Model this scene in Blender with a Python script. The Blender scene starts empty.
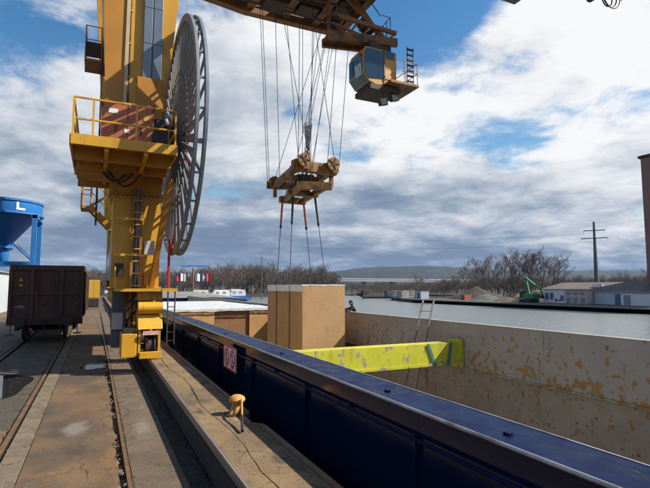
import bpy, bmesh, math, random
from mathutils import Vector, Matrix, noise as mnoise
R = math.radians
scene = bpy.context.scene
COL = scene.collection

# ------------------------------------------------------------------ camera
CAM_Z = 2.2
cam_d = bpy.data.cameras.new('camera'); cam = bpy.data.objects.new('camera', cam_d); COL.objects.link(cam)
cam_d.sensor_width = 36; cam_d.lens = 36*480/650; cam_d.clip_start = .05; cam_d.clip_end = 9000
cam.location = (0, 0, CAM_Z); cam.rotation_euler = (R(90+5.12), 0, R(-25.42))
scene.camera = cam

# ------------------------------------------------------------------ sky
SUN_AZ, SUN_EL = 115.0, 42.0      # clockwise from +Y
w = bpy.data.worlds.new('World'); scene.world = w; w.use_nodes = True
nt = w.node_tree; N = nt.nodes; L = nt.links
for n in list(N): N.remove(n)
def nd(t, **k):
    n = N.new(t)
    for a, b in k.items(): setattr(n, a, b)
    return n
def mth(op, a, b=None, c=None, clamp=False):
    n = nd('ShaderNodeMath', operation=op, use_clamp=clamp)
    for i, v in enumerate((a, b, c)):
        if v is None: continue
        if isinstance(v, (int, float)): n.inputs[i].default_value = v
        else: L.new(v, n.inputs[i])
    return n.outputs[0]
def sstep(v, a, b):
    n = nd('ShaderNodeMapRange', interpolation_type='SMOOTHSTEP'); L.new(v, n.inputs[0])
    n.inputs[1].default_value = a; n.inputs[2].default_value = b
    return n.outputs[0]
def mixc(f, a, b):
    n = nd('ShaderNodeMix', data_type='RGBA')
    if isinstance(f, (int, float)): n.inputs[0].default_value = f
    else: L.new(f, n.inputs[0])
    for i, v in ((6, a), (7, b)):
        if isinstance(v, tuple): n.inputs[i].default_value = v+(1,)
        else: L.new(v, n.inputs[i])
    return n.outputs[2]
SKY_STRENGTH = .065
out = nd('ShaderNodeOutputWorld'); bg = nd('ShaderNodeBackground'); bg.inputs[1].default_value = SKY_STRENGTH
L.new(bg.outputs[0], out.inputs[0])
sky = nd('ShaderNodeTexSky', sky_type='NISHITA'); sky.sun_disc = False
sky.sun_elevation = R(SUN_EL); sky.sun_rotation = R(SUN_AZ); sky.air_density = 1.3; sky.dust_density = .6; sky.ozone_density = 1.5
tc = nd('ShaderNodeTexCoord'); sep = nd('ShaderNodeSeparateXYZ'); L.new(tc.outputs['Generated'], sep.inputs[0])
zc = mth('MAXIMUM', sep.outputs[2], 0.0)
zz = mth('ADD', zc, .16)
comb = nd('ShaderNodeCombineXYZ')
L.new(mth('DIVIDE', sep.outputs[0], zz), comb.inputs[0]); L.new(mth('DIVIDE', sep.outputs[1], zz), comb.inputs[1])
def cloudnoise(scale, off, detail=9, rough=.56, dist=.25, st=(1, 1, 1), rot=25, src=None):
    mp = nd('ShaderNodeMapping'); mp.inputs['Location'].default_value = off; mp.inputs['Scale'].default_value = st
    mp.inputs['Rotation'].default_value = (0, 0, R(rot))
    L.new(src or comb.outputs[0], mp.inputs[0])
    n = nd('ShaderNodeTexNoise'); L.new(mp.outputs[0], n.inputs['Vector'])
    n.inputs['Scale'].default_value = scale; n.inputs['Detail'].default_value = detail
    n.inputs['Roughness'].default_value = rough; n.inputs['Distortion'].default_value = dist
    return n.outputs[0]
def toward(az, el, r0, r1):
    """1 near a direction of the sky, 0 away from it"""
    d = (math.sin(R(az))*math.cos(R(el)), math.cos(R(az))*math.cos(R(el)), math.sin(R(el)))
    n = nd('ShaderNodeVectorMath', operation='DOT_PRODUCT'); L.new(tc.outputs['Generated'], n.inputs[0]); n.inputs[1].default_value = d
    return sstep(n.outputs['Value'], math.cos(R(r1)), math.cos(R(r0)))
big = cloudnoise(1.25, (3.1, 1.7, 0), rough=.60)
fine = cloudnoise(3.4, (7.7, 2.3, 1), detail=9, rough=.62, dist=.35)
shade = cloudnoise(1.5, (1.2, 9.4, 2), detail=9, rough=.58, dist=.5)
# low stratus seen edge-on: streaks along the horizon
azn = nd('ShaderNodeMath', operation='ARCTAN2'); L.new(sep.outputs[0], azn.inputs[0]); L.new(sep.outputs[1], azn.inputs[1])
cmb2 = nd('ShaderNodeCombineXYZ'); L.new(azn.outputs[0], cmb2.inputs[0]); L.new(sep.outputs[2], cmb2.inputs[1])
streak = cloudnoise(1.0, (2.7, 4.4, 0), detail=7, rough=.52, dist=.3, st=(2.2, 11, 1), rot=-2, src=cmb2.outputs[0])
cover = mth('ADD', mth('MULTIPLY', big, .66), mth('MULTIPLY', fine, .34))
# broken cloud: closes up towards the horizon, opens overhead
cover = mth('ADD', cover, mth('MULTIPLY', mth('SUBTRACT', .44, sep.outputs[2]), .24))
for az, el, r0, r1, amt in ((37, 36, 1, 13, .165), (-8, 36, 1, 9, .09), (8, 40, 1, 9, .15), (47, 13.5, 1, 7, .05),
                            (100, 33, 3, 16, .15), (150, 30, 4, 22, .16), (215, 36, 4, 22, .16), (285, 33, 4, 22, .16)):
    cover = mth('SUBTRACT', cover, mth('MULTIPLY', toward(az, el, r0, r1), amt))
cover = mth('ADD', cover, mth('MULTIPLY', mth('SUBTRACT', 1.0, sstep(sep.outputs[2], .03, .17)), .16))
mask = sstep(cover, .405, .525)
# thick clouds are grey underneath, thin sunward ones are white
lowz = sstep(sep.outputs[2], .06, .34)
sunw = toward(SUN_AZ-40, SUN_EL-2, 6, 60)
br = mth('ADD', mth('MULTIPLY', shade, .95), mth('MULTIPLY', lowz, .36))
br = mth('ADD', br, mth('MULTIPLY', sunw, .33))
br = mth('SUBTRACT', br, mth('MULTIPLY', big, .42))
br = mth('ADD', br, mth('MULTIPLY', mth('SUBTRACT', fine, .5), .68))
br = mth('ADD', br, mth('MULTIPLY', mth('MULTIPLY', mth('SUBTRACT', streak, .5), 1.0), mth('SUBTRACT', 1.0, lowz)))
br = mth('ADD', br, mth('MULTIPLY', lowz, .05))
br = mth('ADD', br, -.03)
k = 1/SKY_STRENGTH
CLOUD = .56      # cloud radiance before exposure
def sc(c): return tuple(v*k*CLOUD for v in c)
ramp = nd('ShaderNodeValToRGB'); L.new(br, ramp.inputs[0])
cr = ramp.color_ramp
cr.elements[0].position = .18; cr.elements[0].color = sc((.20, .275, .39))+(1,)
cr.elements[1].position = .86; cr.elements[1].color = sc((.97, .975, .985))+(1,)
for p, c in ((.34, (.29, .37, .48)), (.48, (.47, .53, .62)), (.66, (.74, .77, .82))):
    e = cr.elements.new(p); e.color = sc(c)+(1,)
hsv = nd('ShaderNodeHueSaturation'); L.new(sky.outputs[0], hsv.inputs['Color']); hsv.inputs['Saturation'].default_value = 1.4; hsv.inputs['Value'].default_value = 1.15
skyc = mixc(mask, hsv.outputs[0], ramp.outputs[0])
L.new(skyc, bg.inputs[0])

# ------------------------------------------------------------------ sun, exposure
sd = bpy.data.lights.new('sun', 'SUN'); so = bpy.data.objects.new('sun', sd); COL.objects.link(so)
sd.energy = 5.0; sd.angle = R(.6); sd.color = (1, .92, .80)
sdir = Vector((math.sin(R(SUN_AZ))*math.cos(R(SUN_EL)), math.cos(R(SUN_AZ))*math.cos(R(SUN_EL)), math.sin(R(SUN_EL))))
so.rotation_euler = (-sdir).to_track_quat('-Z', 'Y').to_euler(); so.location = (30, -20, 40)
vs = scene.view_settings; vs.view_transform = 'Standard'; vs.look = 'None'; vs.gamma = 1; vs.exposure = .80; vs.use_curve_mapping = False

# ------------------------------------------------------------------ materials
MATS = {}
def mat(name, col, col2=None, ns=2.0, rough=.6, metal=0.0, bump=0.0, bs=40.0, spots=(), coat=0.0, spec=None, stretch=(1, 1, 1), rough2=None, wave=None):
    """base colours mixed by noise, then patches: (colour, scale, lo, hi, stretch, detail, (z0, slope))"""
    if name in MATS: return MATS[name]
    m = bpy.data.materials.new(name); m.use_nodes = True; MATS[name] = m
    t = m.node_tree; b = t.nodes['Principled BSDF']; ln = t.links.new
    tcn = t.nodes.new('ShaderNodeTexCoord'); co = tcn.outputs['Object']
    def noise(scale, st=(1, 1, 1), detail=5, off=0, rgh=.55):
        mp = t.nodes.new('ShaderNodeMapping'); mp.inputs['Scale'].default_value = st; mp.inputs['Location'].default_value = (off, off*1.7, off*.6)
        ln(co, mp.inputs[0]); n = t.nodes.new('ShaderNodeTexNoise'); ln(mp.outputs[0], n.inputs['Vector'])
        n.inputs['Scale'].default_value = scale; n.inputs['Detail'].default_value = detail; n.inputs['Roughness'].default_value = rgh
        return n.outputs[0]
    def mr(v, a, bb, lo=0., hi=1.):
        n = t.nodes.new('ShaderNodeMapRange'); n.interpolation_type = 'SMOOTHSTEP'; ln(v, n.inputs[0])
        n.inputs[1].default_value = a; n.inputs[2].default_value = bb; n.inputs[3].default_value = lo; n.inputs[4].default_value = hi
        return n.outputs[0]
    def mix(f, a, c):
        n = t.nodes.new('ShaderNodeMix'); n.data_type = 'RGBA'; ln(f, n.inputs[0])
        if isinstance(a, tuple): n.inputs[6].default_value = a+(1,)
        else: ln(a, n.inputs[6])
        if isinstance(c, tuple): n.inputs[7].default_value = c+(1,)
        else: ln(c, n.inputs[7])
        return n.outputs[2]
    cur = col
    n1 = noise(ns, stretch, 7)
    if col2: cur = mix(mr(n1, .3, .7), col, col2)
    for i, s in enumerate(spots):
        c, scl, lo, hi = s[:4]; st = s[4] if len(s) > 4 else (1, 1, 1); de = s[5] if len(s) > 5 else 5
        v = noise(scl, st, de, off=3.3+i*5.1)
        if len(s) > 6:
            z0, sl = s[6]; sx = t.nodes.new('ShaderNodeSeparateXYZ'); ln(co, sx.inputs[0])
            a = t.nodes.new('ShaderNodeMath'); a.operation = 'MULTIPLY_ADD'; ln(sx.outputs[2], a.inputs[0]); a.inputs[1].default_value = -sl; a.inputs[2].default_value = z0*sl
            a2 = t.nodes.new('ShaderNodeMath'); a2.operation = 'ADD'; ln(a.outputs[0], a2.inputs[0]); ln(v, a2.inputs[1]); v = a2.outputs[0]
        cur = mix(mr(v, lo, hi), cur, c)
    if isinstance(cur, tuple): b.inputs['Base Color'].default_value = cur+(1,)
    else: ln(cur, b.inputs['Base Color'])
    b.inputs['Metallic'].default_value = metal
    if rough2 is not None: ln(mr(noise(ns*2.3, stretch, 6, off=9), .3, .7, rough, rough2), b.inputs['Roughness'])
    else: b.inputs['Roughness'].default_value = rough
    if coat: b.inputs['Coat Weight'].default_value = coat; b.inputs['Coat Roughness'].default_value = .06
    if spec is not None: b.inputs['Specular IOR Level'].default_value = spec
    hn = None
    if bump:
        bp = t.nodes.new('ShaderNodeBump'); bp.inputs['Strength'].default_value = min(1, bump); bp.inputs['Distance'].default_value = .02
        ln(noise(bs, stretch, 8, off=2.2, rgh=.65), bp.inputs['Height']); hn = bp
    if wave:
        bp = t.nodes.new('ShaderNodeBump'); bp.inputs['Strength'].default_value = wave[1]; bp.inputs['Distance'].default_value = wave[2]
        ln(noise(wave[0], wave[3] if len(wave) > 3 else (1, 1, 1), 2, off=6.6), bp.inputs['Height'])
        if hn: ln(hn.outputs[0], bp.inputs['Normal'])
        hn = bp
    if hn: ln(hn.outputs[0], b.inputs['Normal'])
    return m

RUST = (.16, .065, .022)
conc = mat('concrete_rusty', (0.1404, 0.0827, 0.0374), (0.0897, 0.0530, 0.0257), 1.3, .9, bump=.5, bs=38,
           spots=(((0.0593, 0.0424, 0.0275), .55, .52, .68), ((0.1560, 0.0780, 0.0281), 1.1, .58, .72, (1, .35, 1)), ((0.1685, 0.1404, 0.1030), 2.2, .62, .74), ((0.0312, 0.0250, 0.0187), 9, .62, .74), ((0.0312, 0.0265, 0.0211), .8, .58, .70, (1.3, .5, 1)), ((0.2106, 0.1716, 0.1248), 75, .60, .70), ((0.0351, 0.0265, 0.0187), 55, .60, .70), ((0.0468, 0.0351, 0.0234), 24, .60, .70)))
conc_y = mat('concrete_yellowish', (0.2076, 0.1352, 0.0660), (0.1384, 0.0912, 0.0472), 1.6, .9, bump=.55, bs=45,
             spots=(((0.0755, 0.0535, 0.0314), 1.1, .56, .70, (1, .4, 1)), ((0.2893, 0.2390, 0.1698), 1.7, .63, .72, (1, .6, 1)), ((0.0377, 0.0283, 0.0189), 8, .66, .76), ((0.0370, 0.0296, 0.0222), 60, .60, .70), ((0.2664, 0.2220, 0.1628), 80, .63, .72), ((0.0481, 0.0370, 0.0266), 2.6, .58, .70, (1, .5, 1)), ((0.0629, 0.0444, 0.0281), 22, .58, .70)))
conc_g = mat('concrete_grey', (0.1200, 0.0864, 0.0528), (0.0784, 0.0560, 0.0352), 1.7, .92, bump=.6, bs=50,
             spots=(((0.1600, 0.0928, 0.0384), 1.6, .56, .70, (1.6, .3, 1)), ((0.2048, 0.1792, 0.1408), 3.5, .64, .74), ((0.0320, 0.0256, 0.0205), 7, .64, .74), ((0.0400, 0.0320, 0.0240), 60, .60, .70), ((0.2880, 0.2400, 0.1760), 80, .63, .72), ((0.0520, 0.0400, 0.0288), 2.6, .58, .70, (1, .5, 1)), ((0.0680, 0.0480, 0.0304), 22, .58, .70)))
conc_p = mat('concrete_pale', (0.1615, 0.1232, 0.0808), (0.1105, 0.0808, 0.0510), 3, .9, bump=.6, bs=50, spots=(((0.0416, 0.0327, 0.0238), 6, .58, .70), ((0.2550, 0.2125, 0.1530), 30, .60, .70), ((0.0425, 0.0340, 0.0255), 50, .6, .7)))
asph = mat('asphalt', (0.0782, 0.0612, 0.0425), (0.0493, 0.0399, 0.0306), 1.1, .8, bump=.5, bs=90, rough2=.6,
           spots=(((0.1275, 0.0850, 0.0493), .6, .54, .68), ((0.1360, 0.1020, 0.0680), 20, .60, .72), ((0.0272, 0.0238, 0.0204), 1.7, .58, .70), ((0.1870, 0.1530, 0.1105), 70, .64, .72)))
dirt = mat('dark_dirt', (.035, .027, .020), (.065, .047, .030), 9, .95, bump=1, bs=30)
gutter = mat('gutter_grime_shade', (.040, .033, .026), (.024, .020, .017), 3, .95, bump=.8, bs=30, spots=(((.10, .08, .06), 14, .64, .74),))  # dark grime, deepened to paint in the step's shade on gutter and rail face
rubble = mat('rubble', (.17, .13, .085), (.09, .068, .045), 6, .95, bump=.8, bs=35)
water_pud = mat('puddle_water', (.02, .02, .02), None, 1, .03, wave=(3, .05, .01))
railm = mat('rail_rusty', (.20, .105, .045), (.12, .07, .035), 5, .55, .3, bump=.3, bs=60)
railtop = mat('rail_polished', (.50, .48, .45), (.34, .31, .28), 8, .32, .9, bump=.1, bs=90, stretch=(1, .1, 1))
darksteel = mat('dark_steel', (.028, .025, .022), (.05, .036, .026), 4, .6, .3, bump=.3)
navy = mat('navy_gloss', (.004, .009, .030), (.006, .012, .038), 1.2, .05, spec=.22, wave=(1.0, .12, .03, (1, 1, 2)), rough2=.13, bump=.03, bs=90,
           spots=(((.020, .024, .034), 2.4, .66, .72, (1, .08, 5)), ((.045, .045, .05), 7, .71, .75, (1, .05, 7)), ((.06, .03, .016), 5, .72, .77, (1, 1.5, .25))))
navytop = mat('navy_deck', (.0030, .0095, .040), (.0045, .0135, .054), 2.2, .22, rough2=.40, bump=.12, bs=60, spec=.03,
              spots=(((.010, .016, .034), 4, .56, .70, (2.5, .08, 1)), ((.05, .055, .07), 30, .66, .74, (1, .15, 1)), ((.07, .055, .045), 8, .70, .78, (1, .4, 1))))
edgem = mat('worn_steel_edge', (.40, .40, .41), (.26, .24, .23), 3, .35, .5, bump=.2, spots=(((.16, .09, .05), 5, .60, .70, (1, .3, 1)), ((.02, .03, .06), 2, .55, .65, (1, .2, 1))))
rustedge = mat('rust_edge', (.22, .11, .05), (.13, .075, .045), 5, .7, bump=.4)
holdw = mat('hold_grey_paint', (.325, .310, .285), (.28, .267, .245), 1.5, .62, bump=.18, bs=30, wave=(1.1, .25, .05, (1, 1, .25)),
            spots=(((.23, .21, .185), .8, .56, .80, (1, 1, .3)), ((.18, .16, .14), 3, .64, .74, (2, 2, .15)), ((.28, .172, .058), 5.2, .592, .628, (1, 1, 1.15), 1.6, (2.70, .12)), ((.24, .14, .045), 8.0, .63, .66, (1, 1, 1.1), 2, (2.6, .10)), ((.15, .09, .04), 40, .66, .74)))
holdlow = mat('hold_lower_paint', (.29, .255, .21), (.23, .20, .165), 1.5, .7, bump=.2, bs=30,
              spots=(((.25, .15, .055), 4.2, .605, .65, (1, 1, 1.0), 2), ((.13, .06, .02), 8, .62, .67), ((.09, .075, .06), 1.2, .60, .75, (1, 1, .3))))
ybeam = mat('beam_yellow_paint', (.48, .47, .022), (.40, .40, .022), 2, .55, bump=.15, bs=25,
            spots=(((.28, .25, .03), 1.6, .56, .72, (1, 1, .4)), ((.26, .23, .19), 5.2, .60, .615, (1, 1, .7), 4), ((.16, .12, .09), 6, .60, .63, (1, 1, 1.4), 4, (.14, .55)), ((.10, .08, .06), 26, .66, .72)))
ply = mat('plywood', (.46, .255, .10), (.38, .205, .078), .8, .7, bump=.2, bs=70,
          spots=(((.50, .30, .13), 14, .54, .66, (1, 1, .5)), ((.30, .16, .06), 20, .62, .72, (1, 1, .6)), ((.33, .19, .08), 1.3, .56, .75, (3, 3, .3))))
ply2 = mat('plywood_dark', (.235, .112, .045), (.18, .085, .035), 1.1, .7, bump=.25, bs=70, spots=(((.29, .15, .065), 14, .55, .68),))
ply3 = mat('plywood_front', (.42, .255, .112), (.35, .21, .09), .9, .75, bump=.3, bs=60,
           spots=(((.48, .31, .145), 26, .55, .66), ((.27, .155, .065), 30, .58, .70), ((.27, .16, .07), 1.1, .58, .80, (2, 2, .5))))
wrap = mat('white_plastic_film', (.56, .57, .58), (.44, .455, .47), 1.5, .4, bump=.25, bs=5)
greytarp = mat('grey_tarpaulin', (.20, .21, .19), (.15, .16, .15), .5, .7, bump=.5, bs=2)
cyel = mat('crane_yellow', (.60, .315, .016), (.50, .25, .014), .7, .45, bump=.06, bs=20, coat=.1,
           spots=(((.32, .145, .016), .9, .55, .75, (2.5, 2.5, .25)), ((.15, .065, .018), 2.6, .62, .76, (3, 3, .18)), ((.09, .04, .018), 7, .66, .74, (1.5, 1.5, .12)), ((.07, .035, .018), 16, .66, .73), ((.62, .38, .05), 5, .68, .78)))
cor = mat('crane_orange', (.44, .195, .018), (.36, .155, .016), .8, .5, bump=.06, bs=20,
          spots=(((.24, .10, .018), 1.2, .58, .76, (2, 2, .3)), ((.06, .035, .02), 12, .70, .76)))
trol = mat('trolley_orange', (0.2262, 0.0920, 0.0140), (0.1560, 0.0593, 0.0117), 1.2, .6, bump=.1, bs=20, spots=(((0.0546, 0.0273, 0.0125), 1.7, .52, .66), ((0.0234, 0.0156, 0.0117), 9, .62, .70), ((0.2652, 0.1248, 0.0234), 4, .68, .76)))  # orange darkened to put the underside's shade into the colour
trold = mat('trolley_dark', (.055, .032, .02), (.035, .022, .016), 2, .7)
sprm = mat('spreader_orange', (.26, .118, .014), (.17, .073, .011), 2.5, .55, bump=.2, bs=25, spots=(((.035, .022, .013), 3, .50, .64), ((.08, .035, .015), 6, .56, .66, (1, 1, .4)), ((.38, .20, .03), 5, .66, .74)))  # orange darkened, the backlit shade is part of the colour
redbr = mat('cabinet_red', (.40, .125, .045), (.34, .105, .04), 1, .5, spots=(((.18, .06, .03), 3, .62, .78),))
galv = mat('galvanised', (.42, .44, .46), (.32, .34, .36), 3, .42, .55, bump=.1)
drumm = mat('drum_steel', (.19, .215, .245), (.135, .155, .18), 1.5, .5, .2, bump=.08, spots=(((.09, .10, .115), 3, .6, .72),))
greybox = mat('grey_cabinet', (.44, .45, .46), (.37, .38, .39), 1, .5, spots=(((.22, .20, .17), 2, .62, .78, (2, 2, .4)),))
ductm = mat('cable_duct_grey', (.17, .215, .27), (.13, .165, .21), 1.2, .32, .3, spots=(((.34, .36, .38), 3, .68, .74, (2, 2, .3)),))
black = mat('black_rubber', (.012, .012, .013), (.02, .02, .02), 4, .55)
ropem = mat('wire_rope', (.055, .055, .06), None, 4, .5, .4)
redc = mat('red_cable', (.42, .02, .035), (.30, .015, .03), 5, .5)
redsl = mat('sling_red', (.52, .075, .03), (.42, .06, .03), 8, .8)
glass = mat('tinted_glass', (.012, .03, .055), (.018, .04, .07), 1, .04, coat=.5)
glassl = mat('clear_glass_teal', (.12, .26, .30), (.09, .20, .25), 1, .05, coat=.5)
wagm = mat('wagon_brown', (.085, .040, .030), (.055, .028, .023), 1.5, .7, bump=.4, bs=9, spots=(((.15, .062, .026), 2.2, .56, .74, (2, 2, .35)), ((.020, .015, .012), 4, .58, .70), ((.12, .085, .06), 18, .64, .74), ((.03, .02, .016), 1.0, .52, .7)))
bluep = mat('hopper_blue', (.022, .17, .48), (.018, .135, .40), .8, .4, spots=(((.08, .22, .42), 3, .66, .78, (2, 2, .3)), ((.10, .06, .04), 9, .71, .76)))
white = mat('white_paint', (.76, .76, .75), (.68, .68, .67), 2, .5)
redp = mat('sign_red', (.62, .025, .03), None, 1, .5)
yelp = mat('marking_yellow', (.55, .36, .04), (.45, .28, .04), 5, .6)
bolm = mat('bollard_yellow', (.50, .26, .055), (.40, .19, .04), 6, .55, bump=.25, bs=30, spots=(((.13, .06, .03), 8, .60, .72),))
teal = mat('teal_strap', (.06, .17, .19), (.04, .12, .14), 5, .7)
alu = mat('aluminium', (.36, .34, .31), (.27, .25, .22), 4, .4, .6)
shedm = mat('shed_cladding', (.52, .55, .58), (.45, .48, .51), .4, .5, spots=(((.30, .28, .25), .8, .62, .8, (1, 1, .3)),))

# ------------------------------------------------------------------ mesh helpers
class MB:
    def __init__(s): s.v = []; s.f = []
    def add(s, vs, fs):
        o = len(s.v); s.v += [tuple(p) for p in vs]; s.f += [tuple(i+o for i in q) for q in fs]; return s
    def box(s, x0, x1, y0, y1, z0, z1):
        return s.add([(x, y, z) for z in (z0, z1) for y in (y0, y1) for x in (x0, x1)],
                     [(0, 2, 3, 1), (4, 5, 7, 6), (0, 1, 5, 4), (2, 6, 7, 3), (0, 4, 6, 2), (1, 3, 7, 5)])
    def beam(s, p0, p1, a, b, up=(0, 0, 1), a1=None, b1=None):
        """box along p0-p1, a wide sideways, b along up"""
        p0 = Vector(p0); p1 = Vector(p1); d = (p1-p0).normalized(); u = Vector(up)
        if abs(d.dot(u)) > .98: u = Vector((0, 1, 0))
        sx = d.cross(u).normalized(); u = sx.cross(d)
        a1 = a if a1 is None else a1; b1 = b if b1 is None else b1
        vs = []
        for p, aa, bb in ((p0, a, b), (p1, a1, b1)):
            for i, j in ((-1, -1), (1, -1), (1, 1), (-1, 1)): vs.append(p+sx*(i*aa/2)+u*(j*bb/2))
        return s.add(vs, [(0, 1, 2, 3), (7, 6, 5, 4), (0, 4, 5, 1), (1, 5, 6, 2), (2, 6, 7, 3), (3, 7, 4, 0)])
    def tube(s, p0, p1, r, r1=None, n=8, cap=True):
        return s.path([p0, p1], [r, r if r1 is None else r1], n, cap=cap)
    def path(s, pts, r, n=6, closed=False, cap=True):
        pts = [Vector(p) for p in pts]; m = len(pts)
        rs = r if isinstance(r, (list, tuple)) else [r]*m
        vs = []; fs = []; prev = None
        for i, p in enumerate(pts):
            if closed: d = pts[(i+1) % m]-pts[i-1]
            else: d = pts[min(i+1, m-1)]-pts[max(i-1, 0)]
            d.normalize()
            if prev is None:
                u = Vector((0, 0, 1)) if abs(d.z) < .9 else Vector((1, 0, 0))
            else: u = prev
            a = (u-d*u.dot(d)).normalized(); b = d.cross(a); prev = a
            for k in range(n):
                t = 2*math.pi*k/n; vs.append(p+(a*math.cos(t)+b*math.sin(t))*rs[i])
        for i in range(m if closed else m-1):
            j = (i+1) % m
            for k in range(n):
                k2 = (k+1) % n; fs.append((i*n+k, i*n+k2, j*n+k2, j*n+k))
        if cap and not closed: fs.append(tuple(range(n))[::-1]); fs.append(tuple((m-1)*n+k for k in range(n)))
        return s.add(vs, fs)
    def lathe(s, prof, c, n=24, axis='z'):
        vs = []; fs = []; m = len(prof)
        for r, h in prof:
            for k in range(n):
                t = 2*math.pi*k/n; a, b = r*math.cos(t), r*math.sin(t)
                vs.append((c[0]+a, c[1]+b, c[2]+h) if axis == 'z' else (c[0]+h, c[1]+a, c[2]+b) if axis == 'x' else (c[0]+a, c[1]+h, c[2]+b))
        for i in range(m-1):
            for k in range(n):
                k2 = (k+1) % n; fs.append((i*n+k, i*n+k2, (i+1)*n+k2, (i+1)*n+k))
        if prof[0][0] > 1e-4: fs.append(tuple(range(n))[::-1])
        if prof[-1][0] > 1e-4: fs.append(tuple((m-1)*n+k for k in range(n)))
        return s.add(vs, fs)
    def prism(s, pts, off):
        """polygon pts (3-D) extruded by vector off"""
        n = len(pts); off = Vector(off)
        vs = [Vector(p) for p in pts]; vs += [p+off for p in vs]
        return s.add(vs, [tuple(range(n))[::-1], tuple(range(n, 2*n))]+[(i, (i+1) % n, n+(i+1) % n, n+i) for i in range(n)])
    def grid(s, fn, nu, nv):
        vs = [fn(i/nu, j/nv) for j in range(nv+1) for i in range(nu+1)]
        return s.add(vs, [(j*(nu+1)+i, j*(nu+1)+i+1, (j+1)*(nu+1)+i+1, (j+1)*(nu+1)+i) for j in range(nv) for i in range(nu)])
    def build(s, name, m, parent=None, smooth=False, bevel=0, org=None, kind=None):
        me = bpy.data.meshes.new(name)
        if parent is not None: o3 = Vector(parent['_o'])
        elif org is not None: o3 = Vector(org)
        else:
            xs = [p[0] for p in s.v]; ys = [p[1] for p in s.v]
            o3 = Vector(((min(xs)+max(xs))/2, (min(ys)+max(ys))/2, min(p[2] for p in s.v)))
        me.from_pydata([(p[0]-o3[0], p[1]-o3[1], p[2]-o3[2]) for p in s.v], [], s.f)
        bm = bmesh.new(); bm.from_mesh(me); bmesh.ops.recalc_face_normals(bm, faces=bm.faces); bm.to_mesh(me); bm.free()
        if smooth:
            for p in me.polygons: p.use_smooth = True
            try: me.set_sharp_from_angle(angle=R(40))
            except Exception: pass
        me.materials.append(m)
        o = bpy.data.objects.new(name, me); COL.objects.link(o); o['_o'] = tuple(o3)
        if parent is not None: o.parent = parent
        else: o.location = o3
        if bevel:
            md = o.modifiers.new('bevel', 'BEVEL'); md.width = bevel; md.segments = 2; md.limit_method = 'ANGLE'
        if kind: o['kind'] = kind
        return o
def thing(name, loc, label, cat, group=None):
    o = bpy.data.objects.new(name, None); COL.objects.link(o); o.location = loc; o['_o'] = tuple(loc); o.empty_display_size = .2
    return tag(o, label, cat, group)
def tag(o, label, cat, group=None):
    o['label'] = label; o['category'] = cat
    if group: o['group'] = group
    return o
def B(*a): return MB().box(*a)
def T(*a, **k): return MB().tube(*a, **k)
def BM(*a, **k): return MB().beam(*a, **k)
def struct(o): o['kind'] = 'structure'; return o
def text_obj(txt, size, m, name, parent, loc, rot, depth=.002):
    cu = bpy.data.curves.new(name, 'FONT'); cu.body = txt; cu.size = size; cu.extrude = depth; cu.align_x = 'CENTER'; cu.align_y = 'CENTER'
    tmp = bpy.data.objects.new('tmp', cu); COL.objects.link(tmp)
    bpy.context.view_layer.update()
    me = bpy.data.meshes.new_from_object(tmp.evaluated_get(bpy.context.evaluated_depsgraph_get()))
    bpy.data.objects.remove(tmp); me.materials.clear(); me.materials.append(m)
    o = bpy.data.objects.new(name, me); COL.objects.link(o); o.parent = parent
    o.location = Vector(loc)-Vector(parent['_o']); o.rotation_euler = rot; o['_o'] = parent['_o']
    return o
rnd = random.Random(7)
def nz(x, y=0, z=0): return mnoise.noise(Vector((x, y, z)))

# ------------------------------------------------------------------ the setting: water, land, quay
WATER = -2.35; FAR = -1.45; QZ = .36
wm = bpy.data.materials.new('harbour_water'); wm.use_nodes = True
t = wm.node_tree; b = t.nodes['Principled BSDF']; b.inputs['Base Color'].default_value = (.13, .148, .148, 1); b.inputs['Roughness'].default_value = .24; b.inputs['IOR'].default_value = 1.33
tcn = t.nodes.new('ShaderNodeTexCoord'); last = None
for scl, st, dist in ((.9, .7, .22), (3.0, .55, .065), (.2, .25, .25)):
    n = t.nodes.new('ShaderNodeTexNoise'); n.inputs['Scale'].default_value = scl; n.inputs['Detail'].default_value = 4; t.links.new(tcn.outputs['Object'], n.inputs['Vector'])
    bp = t.nodes.new('ShaderNodeBump'); bp.inputs['Strength'].default_value = st; bp.inputs['Distance'].default_value = dist; t.links.new(n.outputs[0], bp.inputs['Height'])
    if last: t.links.new(last.outputs[0], bp.inputs['Normal'])
    last = bp
t.links.new(last.outputs[0], b.inputs['Normal'])
struct(MB().grid(lambda u, v: (-200+u*900, -300+v*1100, WATER), 1, 1).build('water', wm))
landm = mat('far_ground', (.06, .055, .042), (.04, .038, .03), .05, .95, spots=(((.075, .066, .05), .1, .55, .7),))
# left land: one slab from the quay wall to the horizon; stepped at the crane rail
pave = MB()
pave.add([(-3000, -60, -.06), (1.28, -60, -.06), (1.28, 110, -.06), (-3000, 110, -.06)], [(0, 1, 2, 3)])
pave = struct(pave.build('ground', asph, org=(0, 0, 0)))
farl = MB()
farl.prism([(-3000, 110, FAR-6), (30, 110, FAR-6), (36, 150, FAR-6), (60, 215, FAR-6), (150, 225, FAR-6), (150, 160, FAR-6), (104, 146, FAR-6), (93, 142, FAR-6), (84, 117, FAR-6), (84, -300, FAR-6),
            (4000, -300, FAR-6), (4000, 4000, FAR-6), (-3000, 4000, FAR-6)], (0, 0, 6))
struct(farl.build('terrain', landm, org=(0, 0, 0)))
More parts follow.
